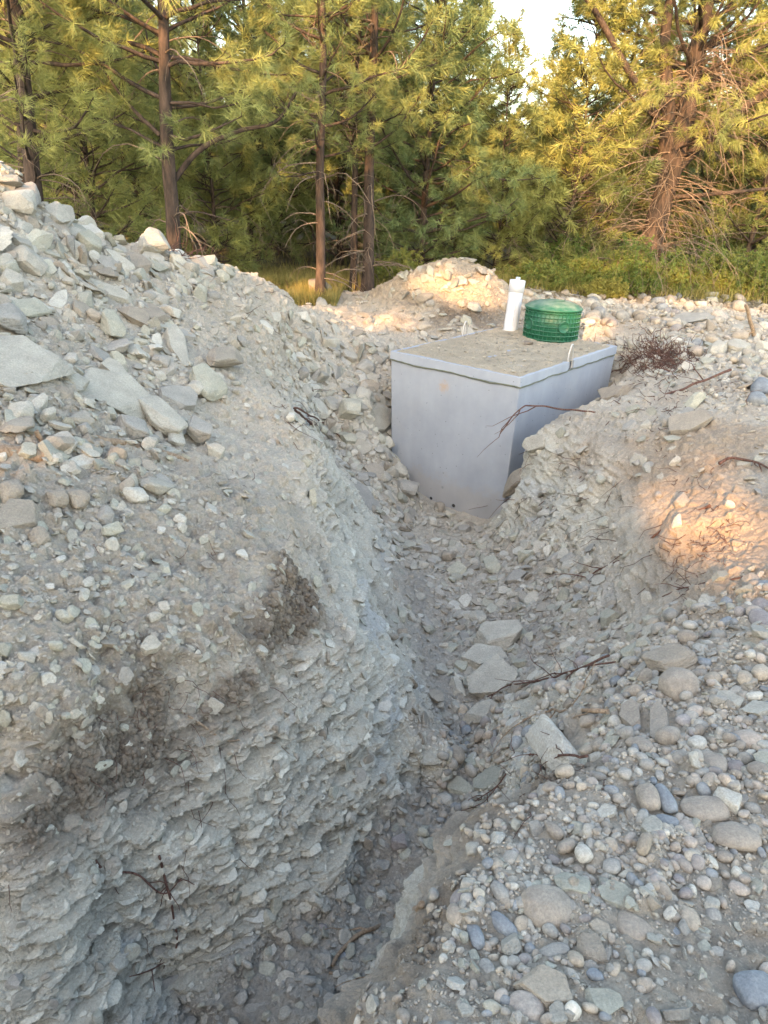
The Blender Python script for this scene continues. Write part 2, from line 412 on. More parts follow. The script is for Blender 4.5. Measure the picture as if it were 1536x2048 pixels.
# colour of the earth itself
def soilcol(P, N):
    x, y, z = P.T; st = 1 - N[:, 2]
    c = np.tile(np.array([0.36, 0.328, 0.28]), (len(P), 1))
    f = fbm(P, 1.2, 4, 51)[:, None]
    c = c * (1 + 0.10 * f)
    c = c * (1 - 0.15 * (sst(-.1, .15, z) * (x < .3) * (1 - sst(3.0, 4.0, y))))[:, None]
    mo = (sst(8.9, 9.5, y) * (1 - sst(11.2, 12, y)) * sst(-.02, .15, z) * (x > -.6))[:, None]; c = c * (1 - mo) + np.array([0.285, 0.238, 0.185]) * mo
    # beds with a greener or bluer cast low down on the cut
    sh = (sst(.15, .45, st) * (1 - sst(-.5, -.15, z + 0.12 * fbm(P, 2.5, 3, 5))) * (1 - sst(8, 9, y)))[:, None]
    c = c * (1 - sh) + np.array([0.355, 0.34, 0.292]) * sh
    bl = sst(.12, .45, fbm(P * np.array([1, 1, 2.5]), 2.2, 4, 61))[:, None] * sh
    c = c * (1 - 0.6 * bl) + np.array([0.30, 0.32, 0.328]) * 0.6 * bl
    # old topsoil: dark, brown, rooty band where the natural ground meets the heap
    band = np.exp(-((z + 0.08 + 0.09 * fbm(P, 1.8, 3, 71)) / 0.22) ** 2) * sst(.08, .25, st) * np.maximum(sst(-.5, .05, fbm(P, 3.6, 4, 72)) * sst(-1.15, -.95, x) * (y < 2.9), sst(.0, .5, fbm(P, 2.6, 4, 72)) * .25) * (y < 9) * (x < 1.0)
    band = band + 0.55 * np.exp(-((z + 0.15) / 0.2) ** 2) * sst(.12, .3, st) * sst(.0, .4, fbm(P, 3, 4, 75)) * (x >= 1.0)
    pit = np.exp(-(((x - .8) / .9) ** 2 + ((y - 9.7) / .35) ** 2)) * sst(-.2, .3, fbm(P, 3, 3, 77))  # separate dark patch on the ground behind the tank
    band = np.clip(band + pit, 0, 1)[:, None]
    c = c * (1 - 0.86 * band) + np.array([0.110, 0.084, 0.064]) * 0.86 * band
    # brown earth on the right bank and on the near lip, dark fines on the trench floor
    br = (sst(.9, 1.6, x) * (1 - sst(5.5, 7, y)) * sst(-.7, -.2, z) * sst(-.3, .3, fbm(P, 1.6, 4, 81)))[:, None]
    br = np.maximum(br, (np.exp(-(((x - 1.95) / .5) ** 2 + ((y - 3.9) / .8) ** 2)))[:, None]); c = c * (1 - 0.85 * br) + np.array([0.30, 0.235, 0.175]) * 0.85 * br
    nr = (sst(-.4, -.1, z) * (x > -.3) * (1 - sst(2.4, 3.2, y)))[:, None] * (0.6 + 0.4 * fbm(P, 3, 3, 85))[:, None]
    c = c * (1 - 0.7 * nr) + np.array([0.285, 0.240, 0.188]) * 0.7 * nr
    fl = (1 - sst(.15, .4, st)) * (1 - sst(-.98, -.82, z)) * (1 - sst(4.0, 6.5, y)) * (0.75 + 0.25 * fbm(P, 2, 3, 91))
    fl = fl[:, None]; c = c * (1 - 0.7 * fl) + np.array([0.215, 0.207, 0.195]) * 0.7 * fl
    # forest floor beyond the clearing
    fo = (sst(11.6, 13.0, y + 0.8 * fbm(P * np.array([1, 1, 0]), .5, 3, 95)) * (1 - sst(-.1, .1, z - .35)))
    fo = np.maximum(fo, sst(13, 16, np.hypot(x, y - 3)))[:, None]
    c = c * (1 - fo) + np.array([0.11, 0.09, 0.055]) * fo
    return np.clip(c, 0.02, 0.8)
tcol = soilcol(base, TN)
# crevice shade painted into the shale colour: recesses darker, pushed-out plates lighter
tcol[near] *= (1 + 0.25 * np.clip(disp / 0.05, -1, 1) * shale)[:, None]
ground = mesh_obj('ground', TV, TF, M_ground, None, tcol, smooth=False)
tag(ground, kind='structure')
# ---------------------------------------------------------------- shapes used by many things
def frame_from(d):
    d = d / np.linalg.norm(d); a = np.array([0, 0, 1.0]) if abs(d[2]) < .9 else np.array([1.0, 0, 0])
    s = np.cross(d, a); s /= np.linalg.norm(s); return s, np.cross(s, d)
def tube(mb, P, R, n=6, c=None, cap=True, knob=0.0):
    P = np.asarray(P, float); m = len(P); R = np.broadcast_to(np.asarray(R, float), (m,)).copy()
    T = np.gradient(P, axis=0); T /= np.maximum(np.linalg.norm(T, axis=1), 1e-9)[:, None]
    s, t = frame_from(T[0]); V = []
    th = np.arange(n) * 2 * np.pi / n
    for i in range(m):
        s = s - (s @ T[i]) * T[i]; s /= max(np.linalg.norm(s), 1e-9); t = np.cross(T[i], s)
        r = R[i] * (1 + knob * (rng.random(n) - .5))
        V.append(P[i] + np.outer(np.cos(th) * r, s) + np.outer(np.sin(th) * r, t))
    V = np.concatenate(V); i = np.arange(m - 1)[:, None] * n; k = np.arange(n)[None]; k2 = (k + 1) % n
    F = np.stack([i + k, i + k2, i + n + k2, i + n + k], -1).reshape(-1, 4)
    mb.add(V, F, c)
    if cap:
        V2 = np.concatenate([V[:n], P[:1], V[-n:], P[-1:]])
        j = np.arange(n); j2 = (j + 1) % n
        mb.add(V2, np.concatenate([np.stack([j2, j, np.full(n, n)], 1), np.stack([n + 1 + j, n + 1 + j2, np.full(n, 2 * n + 1)], 1)]), c)
def smooth_path(P, n=8):
    P = np.asarray(P, float); out = []
    Q = np.concatenate([2 * P[:1] - P[1:2], P, 2 * P[-1:] - P[-2:-1]])
    for i in range(1, len(Q) - 2):
        t = np.linspace(0, 1, n, endpoint=False)[:, None]; a, b, c, d = Q[i - 1], Q[i], Q[i + 1], Q[i + 2]
        out.append(0.5 * (2 * b + (c - a) * t + (2 * a - 5 * b + 4 * c - d) * t ** 2 + (3 * b - a - 3 * c + d) * t ** 3))
    out.append(P[-1:]); return np.concatenate(out)
def lathe(mb, prof, n=48, c=None, closed=True):
    prof = np.asarray(prof, float); th = np.arange(n) * 2 * np.pi / n
    V = np.stack([np.outer(prof[:, 0], np.cos(th)), np.outer(prof[:, 0], np.sin(th)), np.repeat(prof[:, 1:2], n, 1)], -1).reshape(-1, 3)
    m = len(prof); i = np.arange(m - 1)[:, None] * n; k = np.arange(n)[None]; k2 = (k + 1) % n
    mb.add(V, np.stack([i + k, i + k2, i + n + k2, i + n + k], -1).reshape(-1, 4), c)
def grid_box(mb, corners_bot, corners_top, res=0.05, jit=0.0):
    """closed hexahedron with subdivided faces"""
    b, t = [np.asarray(p, float) for p in corners_bot], [np.asarray(p, float) for p in corners_top]
    quads = [(b[0], b[1], t[1], t[0]), (b[1], b[2], t[2], t[1]), (b[2], b[3], t[3], t[2]), (b[3], b[0], t[0], t[3]), (t[0], t[1], t[2], t[3]), (b[3], b[2], b[1], b[0])]
    for p, q, r, s in quads:
        nu = max(1, int(np.linalg.norm(q - p) / res)); nv = max(1, int(np.linalg.norm(s - p) / res))
        U, Vv = np.meshgrid(np.linspace(0, 1, nu + 1), np.linspace(0, 1, nv + 1)); U = U.ravel()[:, None]; Vv = Vv.ravel()[:, None]
        G = (1 - U) * (1 - Vv) * p + U * (1 - Vv) * q + U * Vv * r + (1 - U) * Vv * s
        I = np.arange((nu + 1) * (nv + 1)).reshape(nv + 1, nu + 1)
        mb.add(G, np.stack([I[:-1, :-1], I[:-1, 1:], I[1:, 1:], I[1:, :-1]], -1).reshape(-1, 4))

# ---------------------------------------------------------------- concrete tank
TANKH = 1.58
ex, ey = np.append(E1, 0), np.append(E2, 0)
def tk(a, b, z): return np.array([B[0], B[1], 0.04]) + a * ex + b * ey + np.array([0, 0, z])
tank = empty('concrete_tank', (B[0], B[1], 0.04 - TANKH))
tag(tank, 'bluish grey precast concrete septic tank sitting in the dug pit', 'tank')
ORG = np.array(tank.location)
def conc(name, c1, c2):
    m, t, b = mat_new(name)
    n = add_noise(t, 2.2, 8, 0.62); r = ramp(t, n.outputs[0], [(0.28, c1), (0.72, c2)])
    st = add_noise(t, 3.5, 5, 0.6)            # rain and form-oil streaks run down the faces
    mp = t.nodes.new('ShaderNodeMapping'); mp.inputs['Scale'].default_value = (2.2, 2.2, 0.3)
    t.links.new(st.inputs['Vector'].links[0].from_socket, mp.inputs[0]); t.links.new(mp.outputs[0], st.inputs['Vector'])
    r2 = ramp(t, st.outputs[0], [(0.3, (0.95, 0.95, 0.95)), (0.65, (1.02, 1.02, 1.02))])
    c = mixc(t, r.outputs[0], r2.outputs[0], 1.0, 'MULTIPLY')
    v = t.nodes.new('ShaderNodeTexVoronoi'); v.inputs['Scale'].default_value = 15
    tc = t.nodes.new('ShaderNodeTexCoord'); t.links.new(tc.outputs['Object'], v.inputs['Vector'])
    pin = ramp(t, v.outputs['Distance'], [(0.045, (1, 1, 1)), (0.085, (0, 0, 0))])     # bug holes
    c = mixc(t, c, (0.10, 0.10, 0.11), pin.outputs[0])
    # a rusty brown stain under the lid on the front face
    sub = t.nodes.new('ShaderNodeVectorMath'); sub.operation = 'DISTANCE'
    t.links.new(tc.outputs['Object'], sub.inputs[0]); sub.inputs[1].default_value = STAIN
    nn = add_noise(t, 22, 5, 0.8)
    ad = t.nodes.new('ShaderNodeMath'); ad.operation = 'MULTIPLY_ADD'; ad.inputs[1].default_value = 0.22; t.links.new(nn.outputs[0], ad.inputs[0]); t.links.new(sub.outputs['Value'], ad.inputs[2])
    sr = ramp(t, ad.outputs[0], [(0.115, (0.85, 0.85, 0.85)), (0.19, (0, 0, 0))])
    c = mixc(t, c, (0.36, 0.27, 0.20), sr.outputs[0])
    sz_ = t.nodes.new('ShaderNodeSeparateXYZ'); t.links.new(tc.outputs['Object'], sz_.inputs[0])
    n5 = add_noise(t, 5, 7, .75); md = t.nodes.new('ShaderNodeMath'); md.operation = 'MULTIPLY_ADD'; md.inputs[1].default_value = -.62; t.links.new(n5.outputs[0], md.inputs[0]); t.links.new(sz_.outputs[2], md.inputs[2])
    mud = ramp(t, md.outputs[0], [(.0, (.35, .35, .35)), (.11, (0, 0, 0))])        # mud splashed up from the pit floor
    c = mixc(t, c, (0.30, 0.265, 0.215), mud.outputs[0])
    n6 = add_noise(t, 1.3, 6, .7); sm = ramp(t, n6.outputs[0], [(.52, (0, 0, 0)), (.75, (.28, .28, .28))]); c = mixc(t, c, (0.40, 0.39, 0.365), sm.outputs[0])
    t.links.new(c, b.inputs['Base Color']); b.inputs['Roughness'].default_value = 0.85
    bump(t, b, [(n.outputs[0], 0.01, 0.4), (add_noise(t, 140, 3, 0.6).outputs[0], 0.002, 0.5)])
    return m
STAIN = tuple(tk(0.83, 0, -0.24) - np.array(ORG))
M_conc = conc('concrete', (0.245, 0.272, 0.312), (0.315, 0.345, 0.388))
tp, LT = 0.05, 0.088        # draft of the walls, lid thickness
mb = MB(); i = 0.006
grid_box(mb, [tk(i + tp, i + tp, -TANKH), tk(LAB - i - tp, i + tp, -TANKH), tk(LAB - i - tp, LBC - i - tp, -TANKH), tk(i + tp, LBC - i - tp, -TANKH)],
         [tk(i, i, -LT - .004), tk(LAB - i, i, -LT - .004), tk(LAB - i, LBC - i, -LT - .004), tk(i, LBC - i, -LT - .004)], 0.06)
body = mb.build('tank_body', M_conc, tank, smooth=False, origin=ORG)
bv = body.modifiers.new('w', 'WELD'); bv.merge_threshold = 0.001
bv = body.modifiers.new('b', 'BEVEL'); bv.width = 0.012; bv.segments = 2; bv.limit_method = 'ANGLE'; bv.angle_limit = 0.6
mb = MB()
# lid with a rebate in each long side round the lifting hook
nb0, nb1, nd = 0.98, 1.10, 0.035
def prism(mb, poly, z0, z1):
    poly = [tk(a, b, 0) for a, b in poly]; n = len(poly); j = np.arange(n); j2 = (j + 1) % n
    V = np.array([p + [0, 0, z0] for p in poly] + [p + [0, 0, z1] for p in poly])
    mb.add(V, np.stack([j, j2, n + j2, n + j], 1))
    cbot, ctop = V[:n].mean(0), V[n:].mean(0)
    mb.add(np.concatenate([V, [cbot], [ctop]]), np.concatenate([np.stack([n + j, n + j2, np.full(n, 2 * n + 1)], 1), np.stack([j2, j, np.full(n, 2 * n)], 1)]))
prism(mb, [(0, 0), (0, nb0), (nd, nb0), (nd, nb1), (0, nb1), (0, LBC), (LAB, LBC), (LAB, nb1), (LAB - nd, nb1), (LAB - nd, nb0), (LAB, nb0), (LAB, 0)][::-1], -LT, 0)
lid = mb.build('tank_lid', M_conc, tank, smooth=False, origin=ORG)
bv = lid.modifiers.new('w', 'WELD'); bv.merge_threshold = 0.001
bv = lid.modifiers.new('b', 'BEVEL'); bv.width = 0.007; bv.segments = 2; bv.limit_method = 'ANGLE'; bv.angle_limit = 0.9
# black butyl rope squeezed out of the joint
M_seal = plain('butyl', (0.11, 0.12, 0.09), 0.7)
mb = MB()
pts = []
loop = [(-.001, LBC - .05), (-.001, .9), (-.001, .3), (-.001, 0.001), (.2, -.001), (.7, -.001), (1.2, -.001), (LAB, -.001), (LAB + .001, .5), (LAB + .001, LBC)]
for (a0, b0), (a1, b1) in zip(loop[:-1], loop[1:]):
    nseg = max(2, int(math.hypot(a1 - a0, b1 - b0) / 0.05))
    for k in range(nseg):
        f = k / nseg; pts.append(tk(a0 + (a1 - a0) * f, b0 + (b1 - b0) * f, -LT - .004))
pts = np.array(pts); pts[:, 2] += 0.012 * vnoise(pts, 4.5, 5) + 0.005 * vnoise(pts, 17, 6)
tube(mb, pts, 0.0065 + 0.003 * rng.random(len(pts)), 6)
mb.build('joint_seal', M_seal, tank, origin=ORG)
# small weep holes low on the front, and a plugged one
M_dark = plain('hole_dark', (0.03, 0.028, 0.025), 0.95)
M_rim = plain('hole_rim', (0.22, 0.235, 0.25), 0.9)
def face_pt(u, v):
    n = -ey; o = tk(0, 0, 0); d = ray(u, v)
    P = EYE + d * (((o - EYE) @ n) / (d @ n)); return P
def on_front(u, v, out=0.0):
    P = face_pt(u, v); dep = (0.04 - P[2]); off = i + tp * max(0, dep - LT) / (TANKH - LT)
    P = P + ey * off; P2 = EYE + (P - EYE); return P - ey * out
for (u, v, r) in ((857, 999, .019), (902, 1014, .022)):
    mb = MB(); P = on_front(u, v, 0.004)
    th = np.arange(20) * 2 * np.pi / 20
    ringp = P + np.outer(np.cos(th) * r, ex) + np.outer(np.sin(th) * r, [0, 0, 1])
    mb.add(np.concatenate([ringp, [P]]), np.stack([np.arange(20), (np.arange(20) + 1) % 20, np.full(20, 20)], 1))
    h = mb.build('weep_hole', M_dark, tank, origin=ORG)
    mb = MB(); tube(mb, np.concatenate([ringp, ringp[:1]]), 0.0035, 6, cap=False); mb.build('rim', M_rim, h, origin=ORG)
for (u, v, r) in ((880, 977, .014), (882, 948, .009)):
    mb = MB(); P = on_front(u, v, 0.001); th = np.arange(14) * 2 * np.pi / 14
    V = np.concatenate([P + np.outer(np.cos(th) * r, ex) + np.outer(np.sin(th) * r, [0, 0, 1]), [P - ey * .003]])
    mb.add(V, np.stack([np.arange(14), (np.arange(14) + 1) % 14, np.full(14, 14)], 1)); mb.build('form_tie_mark', M_rim, tank, origin=ORG)
# lifting hooks: steel bars bent to a narrow U
M_steel = plain('galvanised_bar', (0.42, 0.41, 0.40), 0.5, 0.6)
def hook(a, b, sgn, h):
    mb = MB(); w = 0.048
    base = tk(a, b, -LT)
    path = [base + ey * (-w) + [0, 0, 0], base + ey * (-w * .9) + ex * sgn * .005 + np.array([0, 0, h * .55]), base + ey * (-w * .45) + np.array([0, 0, h * .93]),
            base + np.array([0, 0, h]), base + ey * (w * .45) + np.array([0, 0, h * .93]), base + ey * (w * .9) + np.array([0, 0, h * .55]), base + ey * w]
    tube(mb, smooth_path(path, 6), 0.0085, 8); return mb.build('lifting_hook', M_steel, tank, origin=ORG)
hook(0.017, 1.04, 1, 0.25); hook(LAB - 0.017, 1.36, 1, 0.24)

# soil and grit spread over the lid (loose, nobody could count it)
nu, nv = 150, 200
U, Vv = np.meshgrid(np.linspace(.012, LAB - .012, nu), np.linspace(.012, LBC - .012, nv)); U = U.ravel(); Vv = Vv.ravel()
G = np.array([B[0], B[1], .04]) + U[:, None] * ex + Vv[:, None] * ey
edge = np.minimum(np.minimum(U, LAB - U), np.minimum(Vv, LBC - Vv))
hh = 0.022 * (0.55 + fbm(G, 4, 4, 5)) + 0.012 * fbm(G, 18, 4, 6) + .05 * np.exp(-(((U - .95) / .5) ** 2 + ((Vv - 2.0) / .25) ** 2))
w, hsh, _, _ = worley(G * 38, 3); hh += 0.016 * np.clip(.5 - w, 0, 1) * (hsh > .5)
hh = hh * sst(0.0, .10, edge - .03 * (fbm(G, 9, 3, 8) + .5)) - 0.004 * (1 - sst(0.0, .07, edge - .02 * fbm(G, 9, 3, 8)))
G[:, 2] += hh
I = np.arange(nu * nv).reshape(nv, nu)
dc = np.tile([0.335, 0.29, 0.225], (len(G), 1)) * (1 + .2 * fbm(G, 6, 4, 9))[:, None]
dirt = mesh_obj('dirt', G, np.stack([I[:-1, :-1], I[:-1, 1:], I[1:, 1:], I[1:, :-1]], -1).reshape(-1, 4)[:, ::-1] if False else np.stack([I[:-1, :-1], I[:-1, 1:], I[1:, 1:], I[1:, :-1]], -1).reshape(-1, 4), M_ground, None, dc, smooth=False)
tag(dirt, 'thin layer of tan dirt spread over the concrete tank lid', 'dirt', kind='stuff')

# ---------------------------------------------------------------- green riser
rc = at_z(1100, 678, 0.045); rr_ = 0.315; RH = 0.36
rc = (at_z(1041, 674, .045) + at_z(1155, 684, .045)) / 2 + np.array([.02, .05, 0])
riser = empty('riser', rc - [0, 0, .005]); tag(riser, 'green ribbed plastic access riser with a domed lid on the tank', 'riser')
def gmat(name, c, r=0.42):
    m, t, b = mat_new(name); n = add_noise(t, 6, 6, .7)
    up = t.nodes.new('ShaderNodeNewGeometry'); sx = t.nodes.new('ShaderNodeSeparateXYZ'); t.links.new(up.outputs['Normal'], sx.inputs[0])
    dust = t.nodes.new('ShaderNodeMath'); dust.operation = 'MULTIPLY'; t.links.new(n.outputs[0], dust.inputs[0]); t.links.new(sx.outputs[2], dust.inputs[1])
    rr = ramp(t, dust.outputs[0], [(0.32, (0, 0, 0)), (0.85, (0.75, 0.75, 0.75))])
    cc = mixc(t, c, (0.36, 0.38, 0.33), rr.outputs[0]); t.links.new(cc, b.inputs['Base Color'])
    b.inputs['Roughness'].default_value = r; b.inputs['Specular IOR Level'].default_value = 0.4
    bump(t, b, [(add_noise(t, 70, 4, .6).outputs[0], 0.003, .4)]); return m
M_green = gmat('green_plastic', (0.008, 0.085, 0.048)); M_green2 = gmat('green_lid_plastic', (0.011, 0.09, 0.052), .5)
mb = MB()
lathe(mb, [(rr_ - .045, 0), (rr_ - .016, 0), (rr_ - .016, RH - .01), (rr_ - .045, RH)], 72)
mb.build('riser_wall', M_green, riser)
for k, zz in enumerate(np.linspace(0.035, RH - .035, 7)):
    mb = MB(); w = 0.006
    lathe(mb, [(rr_ - .031, zz - w), (rr_, zz - w * .6), (rr_ + .001, zz + w * .4), (rr_ - .031, zz + w)], 72); mb.build('hoop_rib', M_green, riser)
mb = MB(); nr = 40
for k in range(nr):
    a = 2 * np.pi * k / nr; c, s = math.cos(a), math.sin(a); R0, R1, w = rr_ - .031, rr_ - .006, .0035
    o, tt = np.array([c, s, 0]), np.array([-s, c, 0])
    q = [o * R0 - tt * w, o * R1 - tt * w, o * R1 + tt * w, o * R0 + tt * w]
    V = np.array([p + [0, 0, .004] for p in q] + [p + [0, 0, RH - .006] for p in q])
    mb.add(V, np.array([[0, 1, 5, 4], [1, 2, 6, 5], [2, 3, 7, 6], [3, 0, 4, 7]]))
mb.build('upright_ribs', M_green, riser, smooth=False)
camdir = math.atan2(-rc[1], -rc[0])
for da in (math.radians(26), math.radians(-52)):
    a = camdir + da; o = np.array([math.cos(a), math.sin(a), 0]); t_ = np.array([-math.sin(a), math.cos(a), 0]); zc = RH * .52
    mb = MB(); th = np.arange(32) * 2 * np.pi / 32
    def rg(rad, off): 
        X = np.cos(th) * rad; Z = np.sin(th) * rad
        an = X / rr_ ; return np.stack([np.cos(a + an) * (rr_ + off), np.sin(a + an) * (rr_ + off), zc + Z], 1)
    rings = [rg(.064, -.034), rg(.064, .004), rg(.056, .004), rg(.054, -.006), rg(.02, -.004), rg(.001, -.004)]
    V = np.concatenate(rings); m = len(rings); ii = np.arange(m - 1)[:, None] * 32; kk = np.arange(32)[None]; k2 = (kk + 1) % 32
    mb.add(V, np.stack([ii + kk, ii + k2, ii + 32 + k2, ii + 32 + kk], -1).reshape(-1, 4)); mb.build('pipe_knockout', M_green2, riser)
mb = MB(); lathe(mb, [(rr_ - .02, RH - .014), (rr_ + .006, RH - .014), (rr_ + .009, RH - .004), (rr_ + .006, RH + .006), (rr_ - .012, RH + .010), (rr_ - .018, RH + .018),
                      (rr_ * .80, RH + .042), (rr_ * .6, RH + .060), (rr_ * .35, RH + .073), (rr_ * .12, RH + .078), (.001, RH + .079)], 72)
ld = mb.build('riser_lid', M_green2, riser)
mb = MB(); tube(mb, np.array([[0.06 * math.cos(t) + .05, 0.06 * math.sin(t) - .03, RH + .0765] for t in np.linspace(0, 2 * np.pi, 25)]), .003, 5, cap=False); mb.build('moulded_ring', M_green2, ld)
mb = MB(); pth = np.array([[(rr_ + .012) * math.cos(t), (rr_ + .012) * math.sin(t), .008 + .006 * math.sin(9 * t + math.sin(5 * t))] for t in np.linspace(0, 2 * np.pi, 120)])
tube(mb, pth, .009, 6, cap=False); mb.build('sealant_bead', plain('grey_sealant', (0.26, 0.25, 0.21), .8), riser)

# ---------------------------------------------------------------- white pipe
pc = at_z(1020, 664, 0.05); pr = .083
M_pvc = plain('white_pvc', (0.50, 0.52, 0.56), 0.38, 0, 5, .05, .001)
vent = empty('vent_pipe', pc - [0, 0, .01]); tag(vent, 'white plastic inspection pipe with a cap standing on the tank beside the green riser', 'pipe')
vent.rotation_euler = (math.radians(-1.0), math.radians(2.5), 0)
PH = 0.60
mb = MB(); lathe(mb, [(pr, 0), (pr, PH - .005)], 40); mb.build('pipe_tube', M_pvc, vent)
mb = MB(); lathe(mb, [(pr + .001, PH - .13), (pr + .007, PH - .128), (pr + .0075, PH - .01), (pr + .005, PH), (.02, PH + .004), (.001, PH + .004)], 40); cp = mb.build('pipe_cap', M_pvc, vent)
mb = MB(); lathe(mb, [(.026, PH + .003), (.026, PH + .030), (.022, PH + .034), (.001, PH + .034)], 8); mb.build('plug_nut', plain('grey_blue_plug', (.36, .43, .52), .4), cp, smooth=False)
mb = MB(); lathe(mb, [(pr + .022, .0), (pr + .018, .02), (pr + .004, .034), (pr, .036)], 40); mb.build('base_grout', plain('pale_grout', (.42, .39, .34), .9), vent)
mb = MB()            # the rows of small grey print down the side (too small to read)
sa = camdir + .25
for k in range(26):
    z0 = .10 + k * .013
    if k % 9 == 8: continue
    w = rng.uniform(.003, .006); q = [(sa - w / pr, z0), (sa + w / pr, z0), (sa + w / pr, z0 + .007), (sa - w / pr, z0 + .007)]
    mb.add([[math.cos(t) * (pr + .0006), math.sin(t) * (pr + .0006), zz] for t, zz in q], [[0, 1, 2, 3]])
mb.build('print_marks', plain('grey_ink', (.30, .31, .35), .6), vent)

# ---------------------------------------------------------------- pines
def needles(T, D, L, ncol, per=34, wid=.006, spread=.95):
    """tufts of long needles: T positions, D shoot directions, L needle length"""
    n = len(T)
    D = D / np.linalg.norm(D, axis=1)[:, None]
    a = rng.normal(size=(n, per, 3)); a -= (a * D[:, None]).sum(-1, keepdims=True) * D[:, None]; a /= np.linalg.norm(a, axis=-1, keepdims=True)
    s = rng.uniform(.25, spread, (n, per, 1)); f = rng.uniform(-.9, .25, (n, per, 1))
    dirs = D[:, None] * np.cos(s * 1.35) + a * np.sin(s * 1.35); dirs[..., 2] -= .12
    ll = (L[:, None, None] * rng.uniform(.75, 1.1, (n, per, 1)))
    p0 = T[:, None] + D[:, None] * (f * L[:, None, None] * .9)
    side = np.cross(dirs, rng.normal(size=(n, per, 3))); side /= np.linalg.norm(side, axis=-1, keepdims=True)
    tip = p0 + dirs * ll; tip[..., 2] -= .1 * ll[..., 0]
    V = np.stack([p0 - side * wid / 2, p0 + side * wid / 2, tip], 2).reshape(-1, 3)
    F = np.arange(n * per * 3).reshape(-1, 3)
    c = np.repeat(ncol, per * 3, axis=0) * rng.uniform(.8, 1.2, (n * per, 1)).repeat(3, axis=0)
    return V, F, c
def make_tree(seed, h, cb, cr, tr, whorl=.42, nb=5, sec=.22, per=34, wid=.006, lean=(0, 0), green=.5, limbs=(), dead=26, upsweep=.12, L0=.15, sides=8):
    global rng
    keep = rng; rng = np.random.default_rng(seed)
    wood, dd = MB(), MB(); Ts, Ds = [], []
    zs = np.linspace(0, h, 26); wob = np.stack([fbm(np.stack([zs * 0 + seed, zs, zs * 0], 1), .35, 2, 1), fbm(np.stack([zs * 0 + seed, zs, zs * 0 + 9], 1), .35, 2, 2)], 1) * .18
    wob -= wob[0]
    ax = np.stack([wob[:, 0] + lean[0] * zs, wob[:, 1] + lean[1] * zs, zs], 1)
    rad = tr * (1 - .93 * (zs / h) ** .9); rad[0] *= 1.35; rad[1] *= 1.08
    tube(wood, ax, rad, 14, knob=.16)
    def trunk_at(z): return np.array([np.interp(z, zs, ax[:, 0]), np.interp(z, zs, ax[:, 1]), z]), np.interp(z, zs, rad)
    def branch(p, d, L, r, live, lvl=0):
        n = 7; P = [p]; dd_ = d / np.linalg.norm(d)
        for k in range(n):
            dd_ = dd_ + rng.normal(size=3) * .13 + np.array([0, 0, (upsweep if live else -.42) * (k / n)])
            dd_ /= np.linalg.norm(dd_); P.append(P[-1] + dd_ * L / n)
        P = np.array(P); tube(wood if live or lvl == 0 and r > .03 else dd, P, r * np.linspace(1, .25, n + 1), 5 if lvl == 0 else 3, cap=False)
        return P
    z = cb; 
    while z < h - .15:
        fr = (z - cb) / (h - cb)
        prof = (1 - fr) ** .75 * min(1, .55 + 3 * fr)
        a0 = rng.uniform(0, 6.28)
        for k in range(nb if rng.random() < .7 else nb - 1):
            a = a0 + k * 6.283 / nb + rng.normal() * .3
            zz = z + rng.normal() * .09; p, r = trunk_at(min(max(zz, .2), h - .05))
            L = cr * prof * rng.uniform(.65, 1.15); L = max(L, .25)
            d = np.array([math.cos(a), math.sin(a), rng.uniform(.0, .45) + .5 * fr])
            P = branch(p, d, L, max(.012, min(r * .5, .009 + .012 * L)), True)
            m = len(P); ns = max(2, int(L / sec))
            for j in range(ns):
                f = (j + rng.random()) / ns
                if f < .22: continue
                q = f * (m - 1); i0 = int(q); pos = P[i0] + (P[min(i0 + 1, m - 1)] - P[i0]) * (q - i0)
                T = P[min(i0 + 1, m - 1)] - P[i0]; T /= np.linalg.norm(T) + 1e-9
                s = np.cross(T, [0, 0, 1.0]); s /= np.linalg.norm(s) + 1e-9
                sd = T * .75 + s * (1 if j % 2 else -1) * rng.uniform(.5, 1.1) + np.array([0, 0, rng.uniform(-.15, .45)])
                sl = (.18 + .45 * L * (1 - f) * rng.uniform(.4, .9))
                SP = branch(pos, sd, sl, .006, True, 1)
                Ts.append(SP[-1]); Ds.append(SP[-1] - SP[-2])
                for w_ in range(int(sl / .16)):
                    jj = rng.integers(2, len(SP)); e = SP[jj] + rng.normal(size=3) * .03; v_ = (SP[jj] - SP[jj - 1]); v_ /= np.linalg.norm(v_)
                    v_ = v_ + rng.normal(size=3) * .55; tt = e + v_ * .09; Ts.append(tt); Ds.append(v_)
            Ts.append(P[-1]); Ds.append(P[-1] - P[-2])
        z += whorl * rng.uniform(.75, 1.25) * (1 - .35 * fr)
    Ts.append(ax[-1]); Ds.append(np.array([0, 0, 1.0]))
    for path, r, tuf in limbs:
        P = smooth_path(path, 6); tube(wood, P, r * np.linspace(1, .35, len(P)), 8, knob=.15)
        for k in range(tuf):
            q = P[rng.integers(len(P) // 2, len(P))]; v_ = rng.normal(size=3); v_[2] = abs(v_[2]); sl = rng.uniform(.15, .55)
            SP = branch(q, v_, sl, .007, True, 1)
            for w_ in range(4): e = SP[rng.integers(3, len(SP))]; v2 = SP[-1] - SP[-2]; v2 = v2 / np.linalg.norm(v2) + rng.normal(size=3) * .5; Ts.append(e + v2 * .06); Ds.append(v2)
